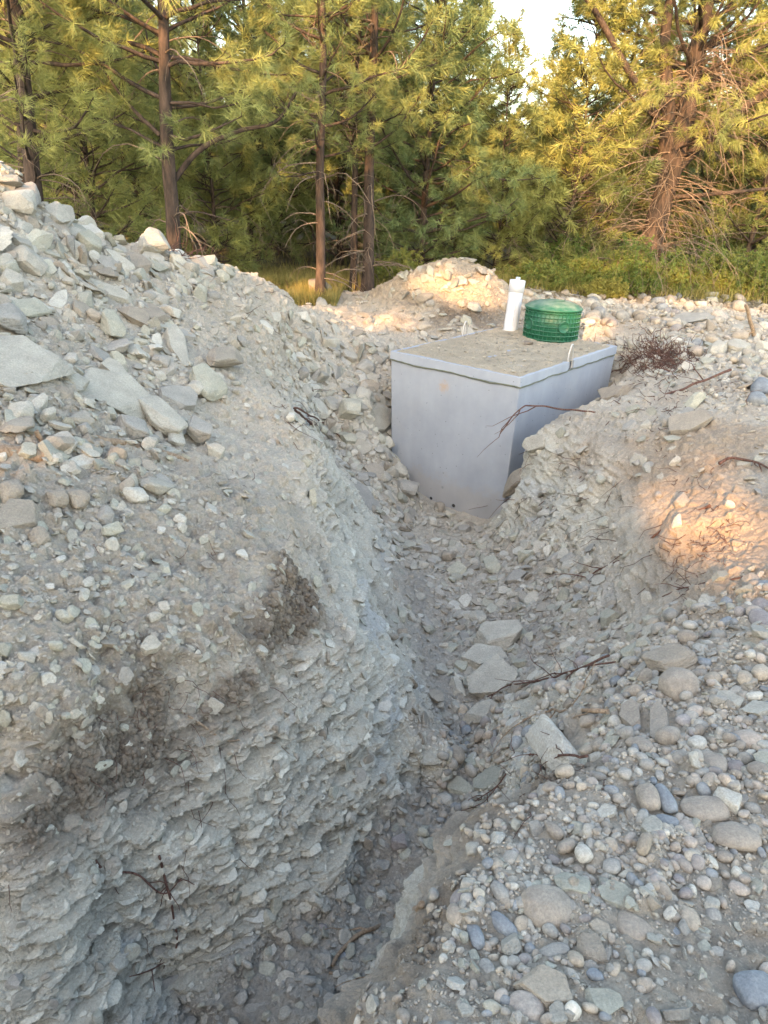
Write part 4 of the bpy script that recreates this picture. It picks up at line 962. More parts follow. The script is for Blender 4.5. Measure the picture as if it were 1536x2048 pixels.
# u1 v1 u2 v2 width thickness kind colour label   (long axis and width as they show in the photograph)
HB = """
-70 748 137 738 100 .22 slab pale|biggest pale slab, jutting in from the left edge of the picture
160 768 300 838 78 .20 slab pale|large pale slab tilted downhill, in the middle of the stone heap
272 815 352 892 46 .55 block pale|oblong pale block lying just right below the large tilted slab
-30 655 52 655 55 .5 block grey|grey block at the left edge above the biggest slab
102 628 132 585 34 .4 block white|whitish block standing alone on the fine scree of the heap
22 632 88 622 36 .45 block green|rounded greenish block left of the whitish block
165 570 262 612 28 .35 slab pale|long thin slab pointing downhill, upper middle of the heap
236 622 305 664 26 .4 slab dirty|narrow brownish slab just below the long thin one
336 655 366 735 38 .4 slab pale|tall pale slab standing nearly upright on the heap
404 738 482 728 34 .7 block dirty|rounded boulder at the right end of the stony part of the heap
372 775 402 795 42 .8 block pale|squarish pale stone right of the large tilted slab
368 752 440 812 50 .5 block green|sloping greenish block above the three cornered stone
316 812 382 800 56 .3 slab grey|three cornered flat stone between the tilted slab and the oblong block
368 868 418 885 44 .7 block grey|chunky block at the lower right edge of the stony heap
196 742 242 752 22 .6 slab pale|small flat stone resting above the large tilted slab
224 868 288 884 38 .6 block grey|rounded block under the foot of the large tilted slab
132 945 186 922 32 .5 slab white|pale pointed stone standing out near the sunlit patch at the left
-20 1062 74 1035 60 .4 slab dirty|dark edged slab under the clods at the left edge
-8 1004 42 996 50 .9 clod dirty|earthy round clod on top of the dark edged slab
272 508 334 514 30 .9 block pale|squared pale block on the ridge at the foot of the thick trunk
25 385 70 424 46 .6 block grey|big grey stone near the top of the heap
-6 338 30 352 14 .8 slab pale|topmost flat stone of the heap at the left edge
-4 366 30 371 15 .8 slab pale|second flat stone from the top of the heap
84 430 126 462 26 .6 slab pale|leaning slab on the skyline of the heap
150 480 192 522 32 .6 block green|greenish block on the heap below the skyline
188 530 228 546 22 .7 slab grey|low stone right of the greenish skyline block
-10 522 20 548 30 .7 block pale|pale stone at the left edge half way up the heap
-5 562 46 585 30 .5 slab pale|pale slab at the left edge above the scree
204 640 236 692 36 .7 block green|upright greenish block left of the narrow brownish slab
300 722 334 740 22 .7 block grey|small block left of the tall upright slab
140 412 176 468 18 .5 slab green|thin slab standing on edge on the skyline of the heap
118 760 162 792 36 .6 block pale|pale block wedged between the two biggest slabs
100 792 142 806 24 .6 block dirty|brown stone under the right end of the biggest slab
0 860 50 850 38 .7 block green|green grey block under the biggest slab near the left edge
188 1036 224 1050 30 .8 block grey|angular stone on the earth below the sunlit patch
60 1092 96 1082 42 .9 clod dirty|round brown clod on the earth slope at the left
90 1012 128 1008 36 .9 clod dirty|lumpy clod right of the dark edged slab
132 990 165 1030 34 .9 clod dirty|tall lumpy clod in the middle of the left slope
302 965 346 990 22 .6 block grey|grey stone right below the sunlit patch
340 865 352 905 30 .6 block pale|pale block leaning on the oblong block
410 905 445 920 22 .7 block pale|small pale stone at the lower right tip of the stony heap
720 850 776 832 52 .30 slab pale|large flat stone leaning against the left side of the tank
692 962 738 1032 42 .18 slab grey|tall flat plate lying in the gully left of the tank
684 872 712 892 22 .6 slab green|small plate in the gully above the tall flat plate
780 938 800 955 24 .8 block pale|squarish stone at the tank's lower left corner
690 760 722 768 20 .5 slab grey|plate in the rubble left of the tank lid
934 1334 1010 1322 40 .4 slab pale|flat slab in the trench, uppermost left of the flat slabs
950 1302 1048 1280 54 .4 slab pale|broad pale slab in the trench, highest of the flat slabs
956 1394 1042 1356 54 .4 slab pale|sloping flat slab in the middle of the trench
936 1440 1012 1432 34 .5 slab pale|thick slab with a straight front edge across the trench
1014 1440 1092 1424 36 .3 slab pale|thin slab touching the right end of the thick straight one
976 1148 1004 1136 32 .8 block green|pointed block at the foot of the right bank
904 1362 926 1402 22 .5 slab pale|narrow slab standing in the trench left of the sloping one
1040 1262 1058 1290 24 .6 block green|small block at the right end of the broad pale slab
848 1562 882 1572 30 .9 cob grey|round grey cobble at the foot of the shale wall
986 1478 1024 1514 28 .8 cob purple|oval purple grey cobble in the trench below the thick slab
990 1536 1026 1530 22 .8 cob grey|smooth cobble under the oval purple one
922 1464 944 1462 20 .9 cob blue|small dark blue cobble below the thick slab, the left one
940 1488 972 1500 22 .6 block green|squared stone beside the small dark blue cobble
774 1690 810 1688 32 .8 block purple|purplish stone where the trench narrows
1120 1400 1160 1380 44 .8 cob purple|large purplish cobble right of the sloping slab
430 1998 486 2010 50 .3 slab grey|pointed flat stone at the bottom of the trench, left one
466 2032 548 2024 46 .25 slab grey|broad flat stone at the very bottom of the trench
300 1990 372 1968 66 .3 slab grey|grey plate against the foot of the shale wall at the bottom
890 1560 950 1600 34 .5 slab green|thin plate among the cobbles in the trench
960 1590 1030 1548 42 .3 slab green|large tilted plate left of the big angular rock
620 1980 652 1990 30 .8 cob grey|grey cobble in the dark gravel near the bottom
632 1858 654 1860 24 .9 cob purple|purple pebble alone in the dark gravel
672 1912 700 1918 26 .8 cob blue|blue grey pebble left of the bent dry twig
885 1690 930 1680 42 .6 block grey|block in the trench beside the lip, upper one
815 1760 870 1755 30 .5 block grey|block in the trench beside the lip, lower one
1098 1474 1176 1558 74 .85 block white|big angular whitish rock on the lip of the trench
1326 1372 1396 1400 56 .9 cob brown|large rounded brown boulder, right of the trench
1258 1418 1276 1472 40 .5 slab brown|brown slab left of the brown slab with the pale rim
1312 1408 1324 1486 42 .4 slab brown|upright brown slab with a pale rim
1256 1480 1304 1510 32 .8 cob brown|brown cobble below the two brown slabs
1370 1520 1456 1538 42 .5 cob brown|long flat brown cobble below the upright brown slab
1424 1405 1494 1412 26 .4 slab pale|long pale slab near the right edge
1314 1572 1350 1634 36 .8 cob blue|blue grey egg shaped cobble standing on its side
1268 1600 1320 1604 58 .9 cob brown|brown boulder touching the blue grey egg
1350 1625 1456 1622 56 .6 cob brown|broad brown boulder right of the blue grey egg
1426 1592 1482 1622 36 .6 block white|whitish angular stone on the broad brown boulder
1416 1668 1522 1682 62 .5 cob brown|large oval disc stone below the whitish angular one
1306 1636 1358 1656 26 .8 cob blue|dark blue cobble below the blue grey egg
1380 1480 1410 1500 28 .8 cob white|small white cobble above the long flat brown one
1458 1478 1530 1492 36 .7 cob pink|pinkish oval cobble at the right edge
1352 1655 1392 1670 34 .8 cob pink|pale brown cobble left of the large oval disc
1510 1520 1545 1540 30 .6 slab green|green slab at the right edge below the pinkish cobble
1040 1828 1148 1818 88 .7 cob brown|biggest brown boulder in the right foreground
1098 1768 1182 1792 46 .5 block green|pale green stone leaning behind the biggest brown boulder
1196 1782 1282 1830 50 .4 slab green|pale green angular slab right of the biggest brown boulder
1215 1838 1312 1892 52 .7 cob brown|pear shaped brown stone below the pale green slab
970 1826 1036 1876 34 .7 cob blue|grey blue cobble left of the biggest brown boulder
944 1848 958 1902 36 .8 cob blue|upright blue grey stone near the edge of the lip
1072 1918 1142 1896 36 .7 cob grey|oval grey cobble with a light end under the biggest boulder
1150 1912 1208 1908 58 .5 block dirty|square earthy stone right of the oval grey cobble
1174 1846 1226 1892 32 .5 slab tan|yellowish slab between the square stone and the pear shaped one
1042 1988 1142 1996 84 .4 slab tan|wide tan slab at the bottom of the right foreground
1008 2010 1096 2034 60 .7 cob pink|pinkish boulder in front of the wide tan slab
962 1920 986 1958 30 .5 cob grey|flat oval stone pressed into the lip
1466 1996 1560 1984 80 .7 cob blue|large blue grey cobble in the lower right corner
1346 1826 1404 1866 44 .7 cob tan|tan cobble in the earth right of the pear shaped stone
1408 1836 1442 1838 40 .8 cob grey|round grey cobble right of the tan one
1164 1990 1236 2034 50 .4 slab green|pale green slab at the bottom edge right of the tan slab
1046 1766 1068 1792 24 .9 cob white|small white cobble above the biggest brown boulder
1330 1860 1362 1880 26 .8 cob blue|small slate blue cobble beside the tan one
1300 1700 1340 1730 24 .7 cob grey|small grey cobble half sunk in the earth below the dark blue one
1456 1770 1500 1790 26 .7 cob pink|small pink cobble in the earth near the right edge
1410 1790 1440 1760 30 .6 block dirty|earthy stone left of the small pink cobble
1158 1652 1188 1676 24 .8 cob grey|light grey cobble on the bare earth below the big angular rock
1175 1650 1204 1662 20 .8 cob white|small white pebble beside the light grey cobble on bare earth
1326 1652 1424 1640 24 .16 slab pale|long flat slab far back on the right
1320 655 1422 640 20 .3 slab grey|long grey slab on the stones beyond the right bank
1412 706 1450 712 28 .6 block pale|pale block right of the root clump
1456 702 1492 712 28 .6 block pale|tan white block near the right edge above the blue boulders
1496 778 1545 786 34 .8 cob blue|blue boulder at the right edge, upper one
1492 800 1534 812 26 .8 cob blue|blue boulder at the right edge, lower one
1332 878 1426 836 38 .35 slab dirty|long earthy slab half buried on top of the right bank
1212 806 1256 790 24 .5 slab dirty|flat brownish stone overhanging the tank side
1122 828 1152 826 12 .6 slab pale|thin pale plate at the edge of the bank beside the tank
1056 900 1112 884 34 .6 block pale|pale ledge rock sticking out of the bank towards the tank
1022 985 1060 952 30 .45 block dirty|dark ledge rock in the shade at the tank's foot
1040 832 1072 880 40 1. clod dirty|earthy lump standing against the tank side
1212 660 1226 684 14 .8 cob tan|upright tan cobble behind the tank's far corner
1506 1182 1545 1176 26 .7 cob blue|blue grey cobble at the right edge below the sunlit earth
1500 1250 1550 1240 42 .7 cob purple|purple grey boulder at the right edge
1502 1206 1540 1222 26 .8 cob purple|smooth lavender cobble above the purple grey boulder
1300 1322 1388 1350 56 .5 block dirty|large half buried rock above the rounded brown boulder
1045 688 1068 682 9 .7 slab pink|pinkish stone on the tank lid in front of the riser
836 528 858 525 13 .9 cob grey|lone dark stone on the left shoulder of the dirt mound
622 600 655 590 26 .8 block dirty|pointed stone at the foot of the slim pale pine
832 662 858 652 12 .6 block tan|sunlit block on the ground left of the tank hook
1250 1330 1290 1300 20 .6 block green|greenish block at the head of the right slope
"""
for ln in HB.strip().splitlines():
    a, lb = ln.split('|'); f = a.split(); nums = [float(q) for q in f[:6]]; kd, cl = f[6], f[7]
    if lb.startswith('long flat slab far back'): continue
    if 'tank lid' in lb:
        P = at_z(1056, 686, .07); V, F = stone('slab', 3, 5); o = mesh_obj('stone', V * [.055, .04, .02], F, M_shale, None, np.tile(PAL['pink'], (len(V), 1)), smooth=False, loc=P); tag(o, lb, 'stone'); continue
    nm = {'slab': 'flat_stone', 'block': 'rock', 'clod': 'earth_clod', 'cob': 'cobble'}[kd]
    ct = {'slab': 'slab', 'block': 'rock', 'clod': 'clod', 'cob': 'cobble'}[kd]
    put_stone(*nums, kd, cl, lb, nm, ct)
n_hand = len(stones_xy)
def proj(P):
    D = np.asarray(P) - EYE; z = D @ FWD; return 768 + FPX * (D @ RT) / z, 1024 - FPX * (D @ UPV) / z, z
# ---- the next largest stones, each its own object, named after the nearest stone above
tri_c = TV[TF].mean(1); fn = np.cross(TV[TF[:, 1]] - TV[TF[:, 0]], TV[TF[:, 2]] - TV[TF[:, 0]]); ar = np.linalg.norm(fn, axis=1) / 2; fn = fn / np.maximum(2 * ar[:, None], 1e-12)
BN = TN[TF].mean(1); BC_ = base[TF].mean(1)
dcam = np.linalg.norm(tri_c - EYE, axis=1); tu, tv, tz = proj(tri_c)
on = (tz > .3) & (tu > -450) & (tu < 2050) & (tv > 250) & (tv < 2350) & (dcam < 16)
facing = np.abs((BN * (EYE - BC_)).sum(1)) / dcam
X, Y, Z = BC_.T; ST = 1 - BN[:, 2]
ta, tb = tank_local(X, Y); on &= ~((ta > -.01) & (ta < LAB + .01) & (tb > -.01) & (tb < LBC + .01))
# where loose stone lies: heap, trench floor, cobble apron, rubble by the tank, the far strip
heap = (X < .2) * sst(.14, .34, Z - .10 * (Y - 3)) * (Y < 8.2) * (1 - .75 * sst(-1.0, .2, X + .10 * (6.5 - Y) + .25 * fbm(np.c_[X, Y, Z], 1.0, 2, 7)))
heap = heap * sst(2.5, 3.2, Y) * (.45 + .55 * sst(-.3, .2, fbm(np.c_[X, Y, Z], 2.0, 3, 17)))
heap = np.maximum(heap, (X < .2) * sst(0, .3, Z) * .20)
flo = (1 - sst(.25, .5, ST)) * (1 - sst(-.75, -.4, Z)) * (.22 + .6 * sst(2.6, 3.4, Y + .8 * (X - .2))) * (1 - .7 * (Y > 3.2) * (Y < 5.2) * (X < .42))
gully = np.exp(-(((X + .35) / .7) ** 2 + ((Y - 7.6) / 1.2) ** 2)) * 1.0
apron = (X > .3) * sst(1.7, 2.5, X * .55 + Y * .95) * (1 - sst(3.1, 3.6, Y + .1 * X)) * 1.0
fore = (X > -.1) * (Y < 2.3) * sst(-.17, -.06, Z) * (.68 + 1.0 * fbm(np.c_[X, Y, Z], 1.4, 3, 12))
farr = (X > 1.9) * (Y > 5.5) * (Y < 13.2) * sst(2.6, 3.4, X + .2 * (8 - Y) + (Y > 9.5) * 2) * sst(5.3, 6.2, Y) * 1.0
back = (Y > 8.6) * (Y < 12.6) * (X < 3) * .26
topb = (X > 1.6) * (Y > 2.6) * (Y < 6) * (Z > -.12) * .10 * (X > 2.2 - .1 * Y)
wallz = sst(.12, .3, ST) * .035 + (X < 0) * sst(.1, .25, ST) * sst(-.1, .1, Z) * .12
dens = np.clip(np.max([heap, flo, gully, apron, fore, farr, back, topb, wallz + 0 * X], axis=0), 0, 1.2)
rounded = np.clip(np.max([apron * .62, fore * 2.2 * .75, farr * .45, flo * (Y < 3.2) * (Y > 2.3) * .4], axis=0), 0, .95)
wt = ar * dens * on * facing / dcam ** 2
def pick(n, seed, power=1.0):
    g = np.random.default_rng(seed); w = wt ** power; return g.choice(len(w), n, p=w / w.sum(), replace=False), g
_w0 = wt; wt = wt * (1 + 1.6 * ((X > -.1) & (Y < 3.4) & (Z > -.6))); ids, g = pick(14000, 99); wt = _w0 * np.where(heap > .3, .62, 1)
adj_c = {'pale': 'pale', 'green': 'greenish', 'grey': 'grey', 'dark': 'dark', 'brown': 'brown', 'tan': 'tan', 'blue': 'blue grey', 'purple': 'purplish', 'white': 'whitish', 'pink': 'pinkish', 'dirty': 'earthy'}
SH_ = {'slab': ('flat_stone', 'flat stone'), 'block': ('rock', 'angular rock'), 'cob': ('cobble', 'rounded cobble')}
REF = [(r[2], r[3], r[4]) for r in stones_xy[:n_hand]]
count = {}; ordn = ['nearest', 'second nearest', 'third nearest', 'fourth nearest', 'fifth nearest', 'sixth nearest', 'seventh nearest', 'eighth nearest']
auto = []
HP = [(s[0], s[1]) for s in stones_xy]
for t in ids:
    if len(auto) >= 320: break
    P = tri_c[t]; u, v, z = float(tu[t]), float(tv[t]), float(tz[t])
    if not (10 < u < 1526 and 340 < v < 2040): continue
    px = g.uniform(20, 46) * (1.1 if heap[t] > .6 else 1) * (0.75 if z > 6 else 1) * (1.15 if z < 2.6 else 1); r = px / FPX * z / 2
    if min((np.linalg.norm(P - q) - rr * .8 for q, rr in HP), default=9) < r * 1.0: continue
    hp = hit(u, v)
    if np.linalg.norm(hp - P) > .12 + .03 * z: continue          # hidden behind something
    HP.append((P, r)); auto.append((t, u, v, z, r, P))
info = []
for t, u, v, z, r, P in auto:
    rd = g.random() < rounded[t]
    kind = 'cob' if rd else ('slab' if g.random() < .72 else 'block')
    colr = g.choice(['brown', 'grey', 'blue', 'purple', 'tan', 'white', 'pink', 'dirty'], p=[.24, .24, .16, .1, .08, .05, .05, .08]) if rd else g.choice(['pale', 'green', 'grey', 'white', 'dirty'], p=[.36, .28, .22, .06, .08])
    b = min(range(len(REF)), key=lambda i: math.hypot(REF[i][0] - u, (REF[i][1] - v)))
    du, dv = u - REF[b][0], v - REF[b][1]
    side = ('right of' if du > 0 else 'left of') if abs(du) > abs(dv) else ('below' if dv > 0 else 'above')
    info.append([b, side, math.hypot(du, dv), kind, colr, t, u, v, z, r, P])
info.sort(key=lambda q: (q[0], q[1], q[2]))
for b, side, dd_, kind, colr, t, u, v, z, r, P in info:
    k = (b, side); m = count.get(k, 0); count[k] = m + 1
    ref = REF[b][2].split(',')[0]
    ref = ' '.join(ref.split()[:7])
    while ref.split()[-1] in ('the', 'of', 'at', 'in', 'on', 'and', 'a', 'with', 'to', 'from', 'right', 'left', 'under', 'above', 'below', 'between', 'lower', 'upper', 'very', 'just', 'half', 'tank\'s', 'big', 'right', 'dirt', 'fine', 'small', 'two', 'dark', 'earth', 'bare', 'near'): ref = ' '.join(ref.split()[:-1])
    if z < 2.6: size = ''
    nm, desc = SH_[kind]
    label = f"{adj_c[colr]} {desc}, {ordn[min(m, 7)]} {side} the {ref}"
    g2 = np.random.default_rng(int(t) % 99991)
    V, F = stone(kind, 3, int(t) % 99991)
    S = np.array([1, g2.uniform(.6, .95), g2.uniform(.25, .5) if kind == 'slab' else g2.uniform(.5, .8)]) * r
    n = BN[t] + g2.normal(size=3) * (.35 if kind != 'cob' else .2); n /= np.linalg.norm(n); s, q = frame_from(n); a = g2.uniform(0, 6.28)
    X1 = s * math.cos(a) + q * math.sin(a); R = np.stack([X1, np.cross(n, X1), n])
    V = (V * S) @ R
    o = mesh_obj(nm, V, F, M_cobble if kind == 'cob' else M_shale, None, np.tile(PAL[colr], (len(V), 1)) * g2.uniform(.88, 1.12), smooth=kind == 'cob', loc=P + n * S[2] * .55)
    tag(o, label, 'cobble' if kind == 'cob' else ('slab' if kind == 'slab' else 'rock'), 'loose stones lying about the dig')
print('individual stones', n_hand + len(auto))
# ---- rubble and gravel nobody could count
def scatter(name, label, n, seed, pw, cobs, smin, smax, alpha, mat, subs, extra=None, smooth=False):
    g = np.random.default_rng(seed)
    w = pw; ids = g.choice(len(w), n, p=w / w.sum()); 
    bc = g.dirichlet((1, 1, 1), n); P = (TV[TF[ids]] * bc[:, :, None]).sum(1)
    kp = np.ones(n, bool)
    for q, rr in HP: kp &= ((P - q) ** 2).sum(1) > (.8 * rr) ** 2
    ids, P = ids[kp], P[kp]; n = len(ids); N = BN[ids]; dc = np.maximum(np.linalg.norm(P - EYE, axis=1), 1.6)
    px = smin * (1 - g.random(n) * (1 - (smin / smax) ** alpha)) ** (-1 / alpha)      # power law, in photo pixels at that distance
    r = px / FPX * dc / 2; r = np.minimum(r, .13)
    kinds = np.where(g.random(n) < (rounded[ids] if cobs is None else cobs), 2, np.where(g.random(n) < .85, 0, 1))
    sub = np.where(px > subs, 1, 0) + (px > subs * 2.2)
    names = ['slab', 'block', 'cob']
    nrm = N + g.normal(size=(n, 3)) * .4; nrm /= np.linalg.norm(nrm, axis=1)[:, None]
    hlp = g.normal(size=(n, 3)); a = np.cross(nrm, hlp); a /= np.linalg.norm(a, axis=1)[:, None]; b = np.cross(nrm, a)
    sx = np.ones(n); sy = g.uniform(.55, 1, n); sz = np.where(kinds == 0, g.uniform(.14, .34, n), g.uniform(.5, .85, n))
    pal_s = np.array([PAL[k] for k in ('pale', 'green', 'grey', 'white', 'dirty', 'green', 'pale')]); pal_c = np.array([PAL[k] for k in ('brown', 'grey', 'blue', 'purple', 'tan', 'white', 'grey', 'pink', 'brown', 'grey')])
    C = np.where((kinds == 2)[:, None], pal_c[g.integers(0, len(pal_c), n)], pal_s[g.integers(0, len(pal_s), n)]) * g.uniform(.8, 1.15, (n, 1))
    soil = tcol[TF[ids]].mean(1); mixf = np.clip(1.5 - px / 14, .15, .85)[:, None]
    C = C * (1 - mixf) + soil * 1.12 * mixf
    Vs, Fs, Cs, off = [], [], [], 0
    for k in range(3):
        for sb in range(3):
            for var in range(5):
                m = np.where((kinds == k) & (sub == sb) & (np.arange(n) % 5 == var))[0]
                if not len(m): continue
                U, F = stone(names[k], sb, 300 + var * 7 + k)
                if sb == 0: U = U * (1 + .25 * np.random.default_rng(var).normal(size=(len(U), 1)) * .5)
                Q = U[None] * (np.stack([sx, sy, sz], 1)[m] * r[m, None])[:, None]
                W = Q[..., :1] * a[m][:, None] + Q[..., 1:2] * b[m][:, None] + Q[..., 2:] * nrm[m][:, None] + (P[m] + nrm[m] * (r[m] * sz[m] * .45)[:, None])[:, None]
                Vs.append(W.reshape(-1, 3)); Fs.append((F[None] + off + (np.arange(len(m)) * len(U))[:, None, None]).reshape(-1, 3)); off += len(m) * len(U)
                Cs.append(np.repeat(C[m], len(U), axis=0))
    o = mesh_obj(name, np.concatenate(Vs), np.concatenate(Fs), mat, None, np.concatenate(Cs), smooth=smooth); tag(o, label, 'rubble', kind='stuff'); return o
hole = 1 - .9 * np.exp(-(((X - 1.95) / .5) ** 2 + ((Y - 3.9) / .8) ** 2))
ang = wt * (1 - rounded) + ar * on * facing / dcam ** 2 * .04
rnd = wt * rounded * hole + 1e-15; ang = ang * hole
scatter('rubble', 'broken pale shale rubble strewn over the heap, banks and trench', 46000, 5, ang, 0.0, 4, 34, 1.3, M_shale, 11)
scatter('rubble', 'larger broken shale pieces packed over the spoil heap', 1500, 15, wt * (heap > .35) * (1 - rounded) * sst(-.5, .1, fbm(BC_, 2.2, 3, 19)) + wt * gully * .4, 0.0, 12, 75, 1.1, M_shale, 12)
scatter('cobble_gravel', 'rounded river pebbles scattered over the right bank and trench', 17000, 6, rnd, .8, 5, 34, 1.3, M_cobble, 8, smooth=True)
fines = hole * ar * on * facing / dcam ** 2 * (flo + .25 * (heap + apron + fore + gully + back) + .12)
scatter('gravel', 'fine stone chips and crumbs of earth all over the dig', 60000, 8, fines, .3, 2.2, 6, 1.6, M_shale, 99)

# crumbly dark clods of the old topsoil
lum = tcol[TF].mean(1).sum(1); tb_ = (lum < .52) * (Y < 8) * (Z > -.6) * (Z < .6) * ar * on * facing / dcam ** 2
def clods(n):
    g = np.random.default_rng(61); ids = g.choice(len(tb_), n, p=tb_ / tb_.sum()); P = tri_c[ids]; dc = np.maximum(np.linalg.norm(P - EYE, axis=1), 1.6)
    r = g.uniform(4, 17, n) ** 1.0 / FPX * dc / 2; C = tcol[TF[ids]].mean(1) * g.uniform(.7, 1.35, (n, 1)); Vs, Fs, Cs, off = [], [], [], 0
    for k in range(n):
        U, F = stone('clod', 1, 700 + k % 9); W = U * r[k] * g.uniform(.6, 1.2, 3) + P[k] + BN[ids[k]] * r[k] * .3; Vs.append(W); Fs.append(F + off); off += len(U); Cs.append(np.repeat(C[k:k + 1], len(U), axis=0))
    o = mesh_obj('soil_crumbs', np.concatenate(Vs), np.concatenate(Fs), M_ground, None, np.concatenate(Cs), smooth=False); tag(o, 'dark crumbs of old topsoil under the spoil heap', 'soil', kind='stuff')
clods(3500)
# plates of shale still in their beds, standing out of the cut
def plates(n, seed, w, smin, smax, alpha, emb=.62):
    g = np.random.default_rng(seed); ids = g.choice(len(w), n, p=w / w.sum()); P = tri_c[ids]; N = BN[ids]
    dc = np.maximum(np.linalg.norm(P - EYE, axis=1), 1.6); px = smin * (1 - g.random(n) * (1 - (smin / smax) ** alpha)) ** (-1 / alpha)
    r = np.minimum(px / FPX * dc / 2, .09)
    bed = np.array([-.16, .05, 1.0]) + g.normal(size=(n, 3)) * .10 + N * .18; bed /= np.linalg.norm(bed, axis=1)[:, None]
    a = g.normal(size=(n, 3)); a = np.cross(bed, a); a /= np.linalg.norm(a, axis=1)[:, None]; b = np.cross(bed, a)
    sy = g.uniform(.6, 1, n); sz = g.uniform(.12, .3, n); soil = tcol[TF[ids]].mean(1); C = soil * g.uniform(.92, 1.16, (n, 1))
    hz = N.copy(); P = P - hz * (r * emb)[:, None]
    Vs, Fs, Cs, off = [], [], [], 0
    for sb in (1, 2):
        for var in range(6):
            m = np.where(((px > 18) == (sb == 2)) & (np.arange(n) % 6 == var))[0]
            if not len(m): continue
            U, F = stone('slab', sb, 900 + var); Q = U[None] * (np.stack([np.ones(n), sy, sz], 1)[m] * r[m, None])[:, None]
            W = Q[..., :1] * a[m][:, None] + Q[..., 1:2] * b[m][:, None] + Q[..., 2:] * bed[m][:, None] + P[m][:, None]
            Vs.append(W.reshape(-1, 3)); Fs.append((F[None] + off + (np.arange(len(m)) * len(U))[:, None, None]).reshape(-1, 3)); off += len(m) * len(U); Cs.append(np.repeat(C[m], len(U), axis=0))
    o = mesh_obj('shale_flakes', np.concatenate(Vs), np.concatenate(Fs), M_shale, None, np.concatenate(Cs), smooth=False)
    tag(o, 'thin shale plates sticking out of the trench walls in their beds', 'shale', kind='stuff')
shz = sst(.12, .35, ST) * (1 - sst(-.30, .08, Z)) * (Y < 8.6)
plates(7000, 41, ar * on * facing / dcam ** 2 * (shz * (1 - .5 * (X > .8)) + .05 * sst(.12, .3, ST) * (Y < 9)), 9, 60, 1.2)

# ---------------------------------------------------------------- roots and sticks
def on_ground(u, v, up=0.0):
    P = hit(u, v); n = Hn(P[0], P[1], .08)[0]; return P + n * up
def wiggle(P, amp, seed):
    P = np.asarray(P); return P + amp * np.stack([vnoise(P + k * 9.1, 9, seed + k) for k in range(3)], 1)
def root(name, pts, r0, r1, mat, label, cat, up=.02, forks=5, seed=1, abs_y=None, nf=1):
    g = np.random.default_rng(seed)
    if abs_y: W = np.array([at_y(u, v, y) for (u, v), y in zip(pts, abs_y)])
    else: W = np.array([on_ground(u, v, up) for u, v in pts])
    P = wiggle(smooth_path(W, 10), .012, seed); mb = MB(); tube(mb, P, np.linspace(r0, r1, len(P)), 7, knob=.2)
    for k in range(forks):
        i0 = g.integers(2, len(P) - 2); L = np.linalg.norm(P[-1] - P[0]) * g.uniform(.12, .35); d = P[min(i0 + 3, len(P) - 1)] - P[i0]; d = d / (np.linalg.norm(d) + 1e-9) + g.normal(size=3) * .6; q = [P[i0]]
        for j in range(6): d = d / np.linalg.norm(d) + g.normal(size=3) * .25 + [0, 0, -.08]; q.append(q[-1] + d / np.linalg.norm(d) * L / 6)
        tube(mb, q, np.linspace(r1 * .8 + r0 * .15, .0012, 7), 4, cap=False)
    o = mb.build(name, mat, None, origin=P[0]); tag(o, label, cat); return o
root('root', [(1460, 740), (1400, 765), (1330, 790), (1250, 818), (1180, 825), (1110, 815), (1060, 812), (1045, 815), (1020, 838), (1000, 868)], .011, .005, M_root, 'long bare root reaching out of the right bank across the tank', 'root', 
     abs_y=[6.3, 6.2, 6.1, 6.05, 6.1, 6.25, 6.35, 6.38, 6.38, 6.4], forks=5, seed=3)
root('root', [(1425, 1015), (1360, 1045), (1320, 1070), (1260, 1115), (1200, 1145), (1165, 1170)], .009, .004, M_root, 'forked reddish root crossing the right bank below the sunlit earth', 'root', seed=4, forks=8)
root('root', [(1500, 1160), (1440, 1172), (1370, 1180), (1330, 1200)], .006, .003, M_root, 'thin root low on the right bank', 'root', seed=5)
root('root', [(1235, 1340), (1170, 1365), (1110, 1378), (1030, 1388), (985, 1412)], .006, .003, M_root, 'upper of the reddish roots hanging over the flat slabs in the trench', 'root', up=.07, seed=6, forks=8)
root('root', [(1250, 1352), (1190, 1362), (1120, 1372), (1060, 1400)], .004, .002, M_root, 'thinner reddish root close beside the upper one over the slabs', 'root', up=.08, seed=16, forks=5)
root('root', [(1230, 1448), (1180, 1440), (1120, 1440), (1060, 1452)], .010, .003, M_stick, 'thick pale brown root lying across the thin slab in the trench', 'root', up=.05, seed=7, forks=5)
root('root', [(1180, 1545), (1110, 1520), (1060, 1535), (1010, 1590), (960, 1625)], .005, .002, M_root, 'dark twiggy root hanging below the big angular rock', 'root', up=.05, seed=8, forks=10)
root('twig', [(860, 1830), (800, 1842), (740, 1870), (700, 1890), (672, 1915), (655, 1942)], .009, .007, M_stick, 'bent dry twig lying in the dark gravel, upper piece', 'twig', up=.03, seed=9, forks=1)
root('twig', [(652, 1950), (690, 1960), (740, 1968), (790, 1972)], .0055, .004, M_stick, 'thin pale twig lying flat below the bent dry one', 'twig', up=.012, seed=10, forks=1)
root('root', [(300, 1700), (330, 1800), (345, 1880), (300, 1920), (230, 1950)], .0045, .002, M_root, 'thin dark root hanging down the shale wall, lower left', 'root', up=.06, seed=11, forks=7)
root('root', [(150, 1690), (200, 1730), (260, 1740), (310, 1770), (350, 1740)], .005, .002, M_root, 'wiry root running across the shale wall at the left', 'root', up=.06, seed=12, forks=8)
root('root', [(370, 1430), (430, 1470), (480, 1478), (535, 1480)], .0045, .003, M_stick, 'pale root tip sticking out of the dark soil band', 'root', up=.04, seed=13, forks=3)
root('root', [(640, 870), (610, 850), (580, 825), (640, 850), (680, 880)], .012, .005, M_root, 'dark matted root in the notch left of the tank', 'root', up=.05, seed=14, forks=12)
